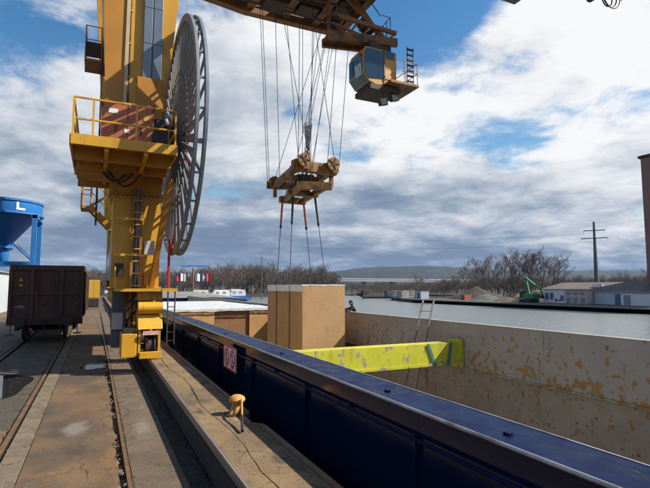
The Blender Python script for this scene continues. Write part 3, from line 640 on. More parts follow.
# cab platform with stair and railing, cab below
pa, pb = Vector((8.2, 16.95, 12.5)), Vector((11.0, 16.45, 12.55)); pv = Vector((.08, .75, 0))
MB().prism([pa, pb, pb+pv, pa+pv], (0, 0, .12)).build('cab_platform', trol, tr)
BM(pa+Vector((0, 0, .02)), pb+Vector((.2, -.03, .02)), .16, .34).build('platform_beam', trol, tr); BM(pa+pv+Vector((0, 0, .02)), pb+pv+Vector((.2, -.03, .02)), .16, .34).build('platform_beam', trol, tr)
BM(pa+Vector((0, -.3, .75)), pb+Vector((.15, -.05, .42)), .12, .16).build('truss_chord', trol, tr)
for k in range(5):
    f = k/5; p = pa.lerp(pb, f+.08); q = (pa+Vector((0, -.3, .75))).lerp(pb+Vector((.15, -.05, .42)), f+.2); BM(p, q, .05, .07).build('truss_brace', trol, tr)
sa, sb = Vector((10.5, 16.6, 12.75)), Vector((8.9, 16.9, 14.9))
for s in (0, .75): BM(sa+Vector((.1*s, s, 0)), sb+Vector((.1*s, s, 0)), .06, .22, up=(1, 0, .6)).build('stair_stringer', trol, tr)
for k in range(9):
    p = sa.lerp(sb, (k+.5)/9); B(p.x-.12, p.x+.12, p.y+.03, p.y+.78, p.z-.02, p.z+.02).build('stair_tread', trold, tr)
for s in (0, .75): MB().path([sa+Vector((0, s, .95)), sb+Vector((0, s, .95))], .022, 6).build('stair_rail', trol, tr)
for f in (.80, .9, 1.0):
    p = pb+Vector((-.1, 0, .1))+pv*(f-.8)*4.5; T(p, p+Vector((0, 0, 1.0)), .02, n=6).build('railing_post', trol, tr)
for z in (.55, 1.1): MB().path([pb+Vector((-.5, 0, z)), pb+Vector((-.1, 0, z)), pb+pv+Vector((-.1, 0, z))], .02, 6).build('railing_bar', trol, tr)
BM((8.2, 16.9, 12.3), (8.2, 16.9, 14.3), .12, .12).build('truss_post', trol, tr); BM((8.2, 16.85, 13.0), (10.3, 16.6, 12.5), .08, .1).build('truss_brace', trol, tr); BM((8.9, 16.85, 14.3), (10.9, 16.5, 12.5), .09, .12).build('truss_brace', trol, tr)
# operator's cab: glazed nose towards the hold, floor sloping
cy0, cy1 = 16.25, 17.5
cp = [(9.42, 11.72), (9.55, 12.02), (11.05, 12.02), (11.05, 10.62), (10.0, 10.45), (9.5, 10.62), (9.12, 10.95)]
cab = MB().prism([(x+.02, cy0+.02, z) for x, z in cp[:3]]+[(11.05, cy0+.02, 10.72), (10.1, cy0+.02, 10.45), (9.72, cy0+.02, 10.58), (9.44, cy0+.02, 10.92)], (0, cy1-cy0-.04, 0)).build('cab', mat('cab_yellow', (.50, .27, .05), (.42, .21, .04), 1, .5), tr, bevel=.02)
def pane(pts, m, off, name='pane'): MB().prism(pts, off).build(name, m, cab)
pane([(9.50, cy0-.005, 11.74), (9.60, cy0-.005, 11.95), (10.42, cy0-.005, 11.95), (10.42, cy0-.005, 10.78), (9.70, cy0-.005, 10.70), (9.50, cy0-.005, 10.97)], glass, (0, .02, 0))
pane([(9.425, cy0+.08, 11.70), (9.435, cy0+.08, 11.0), (9.435, cy1-.08, 11.0), (9.425, cy1-.08, 11.70)], glass, (.02, 0, 0))
pane([(9.45, cy0+.08, 10.89), (9.70, cy0+.08, 10.585), (9.70, cy1-.08, 10.585), (9.45, cy1-.08, 10.89)], glassl, (.01, 0, .015))
pane([(9.76, cy0+.08, 10.555), (10.06, cy0+.08, 10.455), (10.06, cy1-.08, 10.455), (9.76, cy1-.08, 10.555)], glassl, (0, 0, .015))
MB().prism([(9.30, cy0+.0, 11.25), (9.36, cy0+.0, 10.75), (9.36, cy0+.5, 10.75), (9.30, cy0+.5, 11.25)], (.015, 0, 0)).build('open_window', glassl, cab)
pane([(10.55, cy0-.005, 12.0), (10.95, cy0-.005, 12.0), (10.95, cy0-.005, 11.68), (10.55, cy0-.005, 11.68)], glass, (0, .02, 0))
BM((10.45, cy0-.008, 10.7), (10.45, cy0-.008, 12.02), .06, .03, up=(0, 1, 0)).build('corner_post', trol, cab)
B(9.9, 10.95, 16.5, 17.1, 12.02, 12.49).build('cab_mount', trold, tr)
B(10.5, 11.9, 15.85, 17.6, 10.52, 10.62).build('cab_gallery', trol, tr)
B(9.75, 11.2, 16.2, 17.5, 10.25, 10.46).build('floor_box', trold, tr)
for x, y in ((11.85, 15.9), (11.85, 17.5), (11.2, 15.9), (11.85, 16.7)): T((x, y, 10.62), (x, y, 11.55), .018, n=6).build('railing_post', trol, tr)
for z in (11.1, 11.55): MB().path([(11.1, 15.9, z), (11.85, 15.9, z), (11.85, 17.5, z)], .018, 6).build('railing_bar', trol, tr)
for s in (11.42, 11.72): T((s, 16.0, 10.6), (s, 16.0, 12.25), .02, n=6).build('ladder_stile', trold, tr)
for k in range(7): B(11.42, 11.72, 15.95, 16.05, 10.75+k*.23, 10.79+k*.23).build('ladder_rung', trold, tr)
for x, z in ((10.45, 9.78), (11.0, 10.05)):
    fl = BM((x-.2, 16.35, z), (x+.2, 16.45, z+.13), .16, .3).build('floodlight', mat('lamp_grey', (.05, .05, .048), None, 1, .5), tr)
    BM((x-.17, 16.265, z+.0), (x+.17, 16.35, z+.12), .02, .24).build('lens', mat('lamp_glass', (.16, .16, .15), None, 1, .2), fl)
    T((x, 16.4, z+.1), (x+.05, 16.4, 10.3), .03, n=6).build('lamp_bracket', trold, tr)

# ------------------------------------------------------------------ gantry crane
cn = thing('gantry_crane', (1.3, 17, 0), 'tall yellow gantry crane on the quay rail with a huge grey cable drum', 'crane')
def taper(y0, y1, secs):
    """box column from (z, x0, x1) sections"""
    mb = MB(); vs = []; fs = []
    for z, x0, x1 in secs: vs += [(x0, y0, z), (x1, y0, z), (x1, y1, z), (x0, y1, z)]
    n = len(secs)
    fs = [(3, 2, 1, 0), tuple(4*(n-1)+k for k in range(4))]
    for i in range(n-1):
        for k in range(4): fs.append((4*i+k, 4*i+(k+1) % 4, 4*i+4+(k+1) % 4, 4*i+4+k))
    return mb.add(vs, fs)
for y0, y1, x_in in ((14.5, 15.9, 0), (21.4, 22.7, 0)):
    taper(y0, y1, ((4.9, .22, 1.62), (7.6, .08, 1.66), (10.6, -.14, 1.93), (16.29, -.55, 2.25))).build('leg', cyel, cn)
    taper(y0+.05, y1-.05, ((2.1, .36, .84), (4.89, .34, .84))).build('lower_column', cyel, cn)
    taper(y0+.05, y1-.05, ((2.1, 1.10, 1.62), (4.89, 1.06, 1.64))).build('lower_column', cyel, cn)
# dressing on the near face of the near leg
taper(14.44, 14.497, ((5.62, .12, .47), (10.6, -.12, .50), (13.5, -.3, .52))).build('leg_shade_plate', cor, cn)  # darker orange plate stands in for shade on the leg's left part
taper(14.40, 14.496, ((5.62, .475, .57), (13.5, .525, .63))).build('cable_strip', mat('strip_pale', (.52, .40, .24), (.44, .33, .18), 2, .6), cn)
for a, c in ((.98, 1.22), (1.245, 1.50)):
    for z0, z1 in ((8.26, 9.3), (9.31, 10.4), (10.41, 11.6)): B(a, c, 14.38, 14.495, z0, z1).build('duct_panel', ductm, cn, bevel=.008)
B(.84, 1.56, 14.34, 14.495, 7.05, 8.25).build('junction_box', cor, cn, bevel=.015)
# girders overhead
B(-9, 18.4, 15.2, 16.6, 16.3, 18.2).build('girder', mat('girder_slate', (.09, .10, .115), (.07, .08, .09), 1, .6), cn)
B(-9, 21.6, 13.9, 14.8, 16.3, 18.2).build('girder', MATS['girder_slate'], cn)
B(21.4, 21.65, 13.85, 14.85, 16.28, 16.5).build('girder_end', darksteel, cn)
for k, dx in enumerate((.0, .12, .3)):
    MB().path([(21.65+1.3*math.cos(math.pi*q/16)*(.5-.1*k)+.7+dx*.3, 14.2+dx, 16.55-(.72-.14*k)*math.sin(math.pi*q/16)) for q in range(17)], .03, 6).build('festoon_cable', black, cn, smooth=True)
B(21.6, 23.4, 14.1, 14.4, 16.6, 16.8).build('festoon_track', darksteel, cn)
# sill beam, machinery house, bogies
B(.5, 1.62, 15.2, 24.2, 1.62, 2.08).build('sill_beam', cyel, cn, bevel=.02)
B(1.0, 1.62, 13.55, 15.19, 1.84, 2.08).build('equaliser', cyel, cn, bevel=.02)
B(.44, 1.95, 13.2, 14.9, 2.085, 2.16).build('shelf', cyel, cn)
gh = B(.36, .92, 15.95, 21.35, 2.45, 3.45).build('machine_house', greybox, cn, bevel=.02)
for y in (16.7, 18.4, 20.1): B(.352, .362, y, y+.7, 2.75, 3.25).build('house_window', glass, gh)
for y in (16.1, 21.0): B(.4, .88, y, y+.15, 2.082, 2.449).build('house_foot', darksteel, cn)
B(.42, .74, 14.45, 15.15, .55, 2.08).build('switch_cabinet', mat('cabinet_dark', (.10, .105, .11), (.07, .07, .07), 2, .5), cn, bevel=.01)
def bogie(y, near=False):
    bo = B(1.02, 1.58, y+.25, y+1.5, 1.18, 1.61).build('bogie', cyel, cn, bevel=.02)
    T((1.0, y+.12, 1.66), (1.6, y+.12, 1.66), .16, n=16).build('buffer_roll', cyel, bo, smooth=True)
    MB().prism([(1.0, y-.1, 1.12), (1.0, y+.35, 1.12), (1.0, y+.35, 1.48), (1.0, y+.12, 1.48)], (.60, 0, 0)).build('wheel_hood', cyel, bo, bevel=.015)
    for x in (1.05, 1.53): B(x-.03, x+.03, y-.03, y+.55, .52, 1.12).build('fork_plate', cyel, bo)
    MB().lathe([(.05, -.13), (.29, -.13), (.34, -.12), (.34, -.08), (.29, -.07), (.29, .07), (.34, .08), (.34, .12), (.29, .13), (.05, .13)], (1.33, y+.28, QZ+.012+.29), 28, 'x').build('wheel', darksteel, bo, smooth=True)
    MB().lathe([(0, -.25), (.07, -.25), (.07, .25), (0, .25)], (1.30, y+.28, QZ+.302), 12, 'x').build('axle', darksteel, bo)
    B(1.12, 1.50, y-.14, y-.095, .98, 1.08).build('label_plate', mat('plate_reddish', (.50, .22, .17), (.6, .45, .4), 12, .6), bo)
    B(1.04, 1.58, y-.16, y-.08, QZ+.03, QZ+.20).build('rail_guard', cyel, bo, bevel=.01)
    B(.62, .99, y-.05, y+.75, .42, 1.02).build('drive_box', cyel, bo, bevel=.02)
    B(.66, .95, y-.02, y+.5, 1.021, 1.16).build('drive_cover', darksteel, bo)
for y in (13.25, 15.3, 20.6, 22.6): bogie(y)
# pipes and ladder between the columns
for x, y in ((.86, 14.28), (1.08, 14.28)): B(x-.035, x+.035, y-.035, y+.035, .95, 4.95).build('riser_pipe', mat('pipe_brown', (.30, .15, .03), (.2, .10, .025), 2, .6), cn)
T((.98, 14.38, 1.7), (.98, 14.38, 5.0), .05, n=10).build('cable_pipe', ductm, cn)
for k in range(11): B(.88, 1.10, 14.235, 14.265, 1.2+k*.34, 1.23+k*.34).build('ladder_rung', cyel, cn)
for z in (3.05, 4.05): B(.40, 1.2, 14.2, 14.24, z, z+.06).build('pipe_clamp', cyel, cn)
BM((1.66, 12.9, 5.0), (1.40, 14.35, 2.2), .12, .14).build('diagonal_brace', cor, cn)
T((1.90, 14.6, 2.16), (1.90, 14.6, 3.6), .03, n=8).build('guide_post', redc, cn)
for s in (1.72, 1.90): T((s, 13.25, .7), (s, 13.25, 2.08), .018, n=6).build('ladder_stile', trold, cn)
for k in range(6): T((1.72, 13.25, .8+k*.22), (1.90, 13.25, .8+k*.22), .012, n=5).build('ladder_rung', trold, cn)
for z in (2.165, 4.72, 4.86): B(.28, 1.68, 14.47, 15.93, z, z+.035).build('flange_plate', cyel, cn)
for z in (4.79,):
    for k in range(12): B(.34+k*.115, .375+k*.115, 14.455, 14.469, z-.03, z+.005).build('flange_bolt', darksteel, cn)
for x, y, z0, z1 in ((.90, 14.42, 1.2, 4.6), (.94, 14.43, .9, 4.6), (1.03, 14.42, 1.2, 4.7)): T((x, y, z0), (x, y, z1), .018, n=6).build('cable', black, cn)
for x0, x1, z0, z1, m_ in ((.42, .70, 1.05, 1.5, greybox), (1.18, 1.46, 3.1, 3.5, greybox), (.44, .66, 2.5, 2.85, darksteel), (1.2, 1.42, 2.25, 2.6, cor)): B(x0, x1, 14.33, 14.45, z0, z1).build('terminal_box', m_, cn, bevel=.01)
for z in (1.3, 1.55, 1.75): MB().path([(.7, 13.5, 1.1), (.72, 13.6, z), (.9, 13.9, z+.15), (1.05, 14.2, z+.3)], .022, 6).build('hose', black, cn, smooth=True)
MB().path([(.42, 13.22, 2.16), (.42, 13.22, 2.7), (.42, 14.2, 2.7)], .018, 6).build('shelf_rail', cyel, cn)
for z in (5.8, 6.8, 7.8, 8.8, 9.8): T((.62, 14.46, z), (.62, 14.46, z+.99), .02, n=6).build('conduit', darksteel, cn); B(.58, .66, 14.43, 14.496, z+.4, z+.44).build('pipe_clip', cyel, cn)
# platform
PZ = 5.36
pl = B(-.61, 1.62, 11.8, 15.1, PZ+.14, PZ+.2).build('platform', cor, cn)
B(-.63, 1.64, 11.74, 11.80, PZ, PZ+.24).build('fascia', cyel, pl); B(-.66, -.61, 11.8, 15.1, PZ, PZ+.24).build('fascia', cyel, pl); B(1.62, 1.66, 11.8, 14.4, PZ, PZ+.24).build('fascia', cyel, pl)
for k, y in enumerate((12.55, 13.35, 14.15, 14.95)): B(-.57, 1.6, y-.05, y+.05, PZ-.16-.06*k, PZ+.139).build('joist', cor, pl)
for x in (.1, .95): BM((x, 11.82, PZ+.02), (x, 15.0, PZ-.18), .09, .2).build('bearer', cyel, pl)
B(-.5, .9, 13.4, 14.1, PZ-.33, PZ-.17).build('service_box', cor, pl)
for k, (xa, xb, sag) in enumerate(((.15, .75, .26), (.2, .95, .34), (.05, .6, .2))):
    MB().path([(xa+(xb-xa)*q/10, 13.2+.1*k, PZ-.22-sag*math.sin(math.pi*q/10)) for q in range(11)], .03, 6).build('cable_loop', black, pl, smooth=True)
for (x, y) in ((-.6, 11.83), (-.2, 11.83), (.72, 11.83), (1.6, 11.83), (-.6, 13.4), (-.6, 15.0), (1.62, 13.3)):
    B(x-.022, x+.022, y-.022, y+.022, PZ+.2, 6.46).build('railing_post', cyel, pl)
for z in (5.97, 6.46): MB().path([(-.6, 15.0, z), (-.6, 11.83, z), (1.6, 11.83, z), (1.62, 13.3, z)], .025, 6).build('railing_bar', cyel, pl)
cb = B(-.04, 1.20, 13.0, 13.9, PZ+.2, 6.93).build('control_cabinet', redbr, cn, bevel=.015)
B(.575, .585, 12.99, 12.999, PZ+.25, 6.88).build('door_gap', black, cb)
B(.50, .63, 12.988, 12.997, 6.12, 6.22).build('label', white, cb)
B(.95, 1.08, 12.988, 12.997, 6.5, 6.66).build('warning_label', yelp, cb); B(.12, .34, 12.988, 12.997, 6.6, 6.72).build('label', white, cb)
for z in (5.75, 6.78):
    for x in (-.03, 1.19): B(x-.02, x+.02, 12.985, 12.999, z-.05, z+.05).build('hinge', darksteel, cb)
for x in (.3, .9): B(x-.015, x+.015, 12.975, 12.999, 6.1, 6.3).build('door_handle', darksteel, cb)
mo = T((1.36, 12.9, 6.1), (1.36, 13.8, 6.1), .2, n=18).build('drum_motor', black, cn, smooth=True)
B(1.2, 1.56, 12.95, 13.7, PZ+.201, 5.9).build('motor_base', black, mo); B(1.26, 1.46, 13.0, 13.4, 6.28, 6.62).build('motor_box', black, mo, bevel=.02)
# stairs seen on the far side
def landing(x0, x1, y, z, tag_):
    s = B(x0, x1, y, y+1.0, z-.08, z).build('stair_landing', cor, cn)
    for x in (x0+.02, x1-.02):
        for yy_ in (y+.02, y+.98): T((x, yy_, z), (x, yy_, z+1.1), .02, n=6).build('railing_post', cor, s)
    for q in (.55, 1.1): MB().path([(x1, y+.02, z+q), (x0+.02, y+.02, z+q), (x0+.02, y+.98, z+q), (x1, y+.98, z+q)], .018, 6).build('railing_bar', cor, s)
    return s
s = landing(-.62, -.12, 16.8, 9.6, 0); B(-.60, -.14, 16.79, 16.85, 9.66, 10.15).build('kick_plate', trold, s); B(-.6, .05, 16.8, 16.9, 9.15, 9.5).build('bracket', trol, s)
BM((-.3, 16.85, 9.4), (.05, 16.9, 9.0), .07, .1).build('bracket', cor, s)
s = landing(-.58, -.25, 18, 4.95, 0)
for yy_ in (18.0, 18.8): BM((-.3, yy_, 4.95), (.45, yy_, 4.15), .05, .18).build('stair_stringer', cor, s)
for q in (.5, .95): BM((-.28, 18.0, 4.95+q), (.45, 18.0, 4.15+q), .025, .025).build('stair_rail', cor, s)
for k in range(6): B(-.25+k*.12, -.07+k*.12, 18.03, 18.78, 4.86-k*.13, 4.89-k*.13).build('stair_tread', trold, s)
BM((.4, 18.4, 5.5), (-.35, 18.4, 4.95), .05, .08).build('bracket', cor, s)
B(-.12, -.06, 17.2, 17.26, 4.2, 15).build('stair_post', darksteel, cn)
# cable drum
DX0, DX1, DY, DZ, DR = 1.97, 2.18, 14.4, 6.55, 3.44
dr = MB().lathe([(.0, -.5), (.22, -.5), (.22, -.06), (.45, -.04), (.45, .30), (.2, .32), (0, .32)], (DX0, DY, DZ), 24, 'x').build('cable_drum', drumm, cn, smooth=True)
def ring(x, r0, r1, wx, n=96):
    mb = MB(); vs = []; fs = []
    for k in range(n):
        a = 2*math.pi*k/n; c, s_ = math.cos(a), math.sin(a)
        for r, dx in ((r0, -wx), (r1, -wx), (r1, wx), (r0, wx)): vs.append((x+dx, DY+r*c, DZ+r*s_))
    for k in range(n):
        for q in range(4): fs.append((4*k+q, 4*k+(q+1) % 4, (4*((k+1) % n))+(q+1) % 4, (4*((k+1) % n))+q))
    return mb.add(vs, fs)
for x in (DX0, DX1):
    ring(x, DR-.2, DR, .035).build('rim', drumm, dr); ring(x, 1.9, 1.97, .018).build('middle_ring', drumm, dr)
NS = 56
pr_ = Vector((0, 0, 0))
sme = None
for x, n in ((DX0, NS), (DX1, 28)):
    base = BM((x, DY, DZ+.42), (x, DY, DZ+DR-.12), .09, .04, up=(1, 0, 0), a1=.13)
    b0 = [Vector(p)-Vector((x, DY, DZ)) for p in base.v]
    me = bpy.data.meshes.new('spoke'); me.from_pydata(b0, [], base.f); me.materials.append(drumm)
    for k in range(n):
        o = bpy.data.objects.new('spoke', me); COL.objects.link(o); o.parent = dr
        o.location = Vector((x, DY, DZ))-Vector(cn['_o']); o.rotation_euler = (2*math.pi*(k+.25)/n, 0, 0)
for k in range(28):
    a = 2*math.pi*(k+.25)/28; c, s_ = math.cos(a), math.sin(a)
    BM((DX0+.03, DY+(DR-.07)*c, DZ+(DR-.07)*s_), (DX1-.03, DY+(DR-.07)*c, DZ+(DR-.07)*s_), .05, .05).build('rim_tie', drumm, dr)
mb = MB()
for i in range(16):
    r = .5+.045*i; mb.path([(DX0+.13, DY+r*math.cos(q*math.pi/20), DZ+r*math.sin(q*math.pi/20)) for q in range(40)], .03, 5, closed=True)
mb.build('wound_cable', redc, dr, kind='stuff')
MB().path([(DX0+.13, DY-1.15, DZ), (DX0+.13, DY-1.05, DZ-2.0), (DX0-.1, DY+.1, 3.1), (1.9, 14.6, 2.2)], .03, 6).build('supply_cable', redc, dr)
B(1.55, 1.99, DY-.25, DY+.25, DZ-.3, DZ+.3).build('drum_bearing', darksteel, cn)

# ------------------------------------------------------------------ bollard
bo = thing('mooring_bollard', (1.92, 7.03, QZ), 'small yellow mushroom bollard on the quay edge with a bar leaning on it', 'bollard')
MB().lathe([(0, .275), (.06, .27), (.105, .245), (.122, .21), (.115, .185), (.08, .168), (.055, .16), (0, .16)], (1.92, 7.03, QZ), 24).build('cap', bolm, bo, smooth=True)
T((1.90, 7.0, QZ+.01), (1.92, 7.03, QZ+.17), .05, .042, n=14).build('post', bolm, bo, smooth=True)
T((1.82, 6.99, QZ+.01), (1.88, 7.02, QZ+.17), .022, n=8).build('stay', bolm, bo); T((2.0, 6.98, QZ+.01), (1.95, 7.02, QZ+.17), .022, n=8).build('stay', bolm, bo)
B(1.76, 2.02, 6.9, 7.16, QZ+.004, QZ+.02).build('base_plate', darksteel, bo)
br_ = thing('stop_bar', (1.72, 6.05, QZ), 'yellow bar with black tip leaning from the bollard to the concrete', 'bar')
p0, p1 = Vector((1.955, 6.905, QZ+.235)), Vector((1.735, 6.08, QZ+.03))
MB().path([p0, p0.lerp(p1, .25)+Vector((0, 0, .03)), p0.lerp(p1, .55)], [.017, .015, .014], 10).build('shaft', bolm, br_, smooth=True)
T(p0.lerp(p1, .55), p1, .017, .02, n=10).build('tip', black, br_, smooth=True)

# ------------------------------------------------------------------ wagon
wg = thing('freight_wagon', (-1.78, 28, 0), 'dark brown open freight wagon on the left railway track', 'wagon')
x0, x1, ya, yb_ = -3.03, -.46, 22.0, 35.0
B(x0+.05, x1-.05, ya+.05, yb_, .98, 2.98).build('body', wagm, wg)
B(x0, x1, ya-.02, ya+.049, 2.86, 3.06).build('top_rail', wagm, wg); B(x0, x0+.05, ya+.05, yb_, 2.86, 3.06).build('top_rail', wagm, wg); B(x1-.05, x1, ya+.05, yb_, 2.86, 3.06).build('top_rail', wagm, wg)
for x in (x0+.05, x0+.78, x1-.78, x1-.05): B(x-.06, x+.06, ya-.04, ya+.049, .98, 2.859).build('end_post', wagm, wg, bevel=.01)
for z in (1.95,): B(x0+.112, x1-.112, ya-.01, ya+.048, z-.06, z+.06).build('end_rail', wagm, wg)
B(x0-.02, x1+.02, ya-.06, ya+.06, .72, .978).build('headstock', darksteel, wg); B(x0+.2, x1-.2, ya+.061, yb_, .74, .977).build('underframe', darksteel, wg)
for k in range(9): B(x1-.049, x1+.06, ya+1.0+k*1.4, ya+1.12+k*1.4, .98, 2.858).build('side_post', wagm, wg)
for x in (-2.6, -.96): 
    bf = T((x, ya-.05, .86), (x, ya-.35, .86), .09, n=14).build('buffer', darksteel, wg, smooth=True); T((x, ya-.35, .86), (x, ya-.40, .86), .2, n=20).build('buffer_head', darksteel, bf, smooth=True)
BM((-1.78, ya-.06, .84), (-1.78, ya-.3, .80), .08, .12).build('coupling_hook', darksteel, wg); T((-1.78, ya-.25, .8), (-1.75, ya-.2, .38), .03, n=8).build('coupling_link', darksteel, wg)
for y in (ya+1.6, ya+3.4, yb_-3.4, yb_-1.6):
    for x in (-2.55, -1.07): MB().lathe([(.1, -.05), (.40, -.06), (.40, -.03), (.45, -.03), (.45, .06), (.1, .05)], (curve_x(x, y), y, .455), 28, 'x').build('wheel', darksteel, wg, smooth=True)
    T((curve_x(-2.5, y), y, .455), (curve_x(-1.1, y), y, .455), .07, n=10).build('axle', darksteel, wg)
for y in (ya+2.5, yb_-2.5):
    for x in (-2.86, -.78): B(x-.06, x+.06, y-1.3, y+1.3, .42, .70).build('bogie_frame', darksteel, wg)
for x in (-2.3, -1.25): MB().path([(x, ya-.07, .72), (x+.05, ya-.2, .6), (x+.08, ya-.22, .38)], .025, 6).build('brake_hose', black, wg, smooth=True)
for x in (-2.9, -.62):
    B(x-.14, x+.14, ya-.3, ya-.05, .36, .39).build('step', darksteel, wg); T((x, ya-.06, .38), (x, ya-.06, .8), .018, n=6).build('step_rod', darksteel, wg)
for k in range(14): B(-2.93+k*.18, -2.905+k*.18, ya-.026, ya-.019, 2.94, 2.965).build('rivet', wagm, wg)
for x in (-2.05, -1.5): T((x, ya-.03, 1.1), (x, ya-.03, 2.8), .016, n=6).build('grab_rail', wagm, wg)
for z in (2.42, 2.22): MB().prism([(-2.72, ya-.013, z), (-2.56, ya-.013, z), (-2.64, ya-.013, z+.13)], (0, .02, 0)).build('triangle_mark', yelp, wg)
MB().path([(-2.74+.085*math.cos(q*math.pi/10), ya-.0, 1.75+.085*math.sin(q*math.pi/10)) for q in range(20)], .014, 4, closed=True).build('round_mark', railm, wg)
text_obj('+39t', .17, mat('faded_white', (.42, .38, .34), None, 1, .7), 'load_mark', wg, (-2.66, ya+.04, 1.42), (R(90), 0, 0), .006)
MB().lathe([(0, -.01), (.05, -.01), (.05, .01), (0, .01)], (-2.2, ya-.35, .58), 12, 'y').build('red_tag', redp, wg)
B(-2.75, -2.5, ya-.065, ya-.061, .8, .88).build('plate', MATS['faded_white'], wg)

# ------------------------------------------------------------------ hopper and shed
hp = thing('blue_hopper', (-4.05, 27, 0), 'large bright blue loading hopper on legs behind the wagon', 'hopper')
hx, hy = -4.05, 27.0
MB().lathe([(1.50, 6.22), (1.54, 6.22), (1.54, 5.60), (1.50, 5.55), (1.30, 5.45), (.30, 4.15), (.28, 4.15), (1.27, 5.45), (1.46, 5.58), (1.50, 6.22)], (hx, hy, 0), 48).build('bowl', bluep, hp, smooth=True)
MB().lathe([(1.545, 6.24), (1.59, 6.24), (1.59, 6.14), (1.545, 6.14)], (hx, hy, 0), 48).build('rim', bluep, hp); MB().lathe([(1.545, 5.66), (1.62, 5.66), (1.62, 5.56), (1.545, 5.56)], (hx, hy, 0), 48).build('rim', bluep, hp)
MB().lathe([(.30, 4.15), (.42, 4.15), (.42, 4.02), (.26, 4.0), (.26, 3.55), (.20, 3.4), (0, 3.4)], (hx, hy, 0), 24).build('outlet', bluep, hp, smooth=True)
for k in range(8):
    a = k*math.pi/4; T((hx+.36*math.cos(a), hy+.36*math.sin(a), 3.95), (hx+.36*math.cos(a), hy+.36*math.sin(a), 4.2), .03, n=6).build('flange_bolt', bluep, hp)
for sx in (-1, 1):
    for sy in (-1, 1):
        B(hx+sx*1.35-.1, hx+sx*1.35+.1, hy+sy*1.1-.1, hy+sy*1.1+.1, 0, 5.55).build('leg', bluep, hp)
    B(hx+sx*1.35-.13, hx+sx*1.35+.13, hy-1.2, hy+1.2, 5.40, 5.56).build('ring_beam', bluep, hp)
for sy in (-1, 1):
    B(hx-1.22, hx+1.22, hy+sy*1.1-.09, hy+sy*1.1+.09, 3.18, 3.36).build('tie_beam', bluep, hp)
    BM((hx+.42, hy+sy*1.1, 4.3), (hx+1.3, hy+sy*1.1, 3.4), .05, .05).build('brace', bluep, hp)
    BM((hx-.42, hy+sy*1.1, 4.3), (hx-1.3, hy+sy*1.1, 3.4), .05, .05).build('brace', bluep, hp)
a = R(-62)
for ang, w_, z0, z1 in ((-64, .10, 5.72, 6.08), (-57, .28, 5.72, 5.81)):
    c, s_ = math.cos(R(ang)), math.sin(R(ang)); p = Vector((hx+1.545*c, hy+1.545*s_, 0)); tv = Vector((-s_, c, 0))*w_/2
    MB().prism([p-tv+Vector((0, 0, z0)), p+tv+Vector((0, 0, z0)), p+tv+Vector((0, 0, z1)), p-tv+Vector((0, 0, z1))], Vector((c, s_, 0))*.012).build('letter_stroke', white, hp)
sh = thing('warehouse', (-9, 36, 0), 'grey corrugated warehouse wall at the left edge behind the hopper', 'warehouse')
mb = MB(); n = 90
for i in range(n):
    y = 30+15*i/n; mb.box(-6.0, -5.97+.03*(i % 2), y, y+15/n-.002, .4, 3.2)
mb.build('cladding', shedm, sh); B(-12, -6.001, 30, 45, 0, 3.2).build('wall', shedm, sh); B(-6.0, -5.95, 29.99, 45.01, 0, .39).build('plinth', conc_p, sh)
MB().prism([(-12.2, 29.8, 3.2), (-5.8, 29.8, 3.2), (-9, 29.8, 4.2)], (0, 15.4, 0)).build('roof', mat('roof_grey', (.2, .2, .2), (.16, .16, .16), .5, .7), sh)

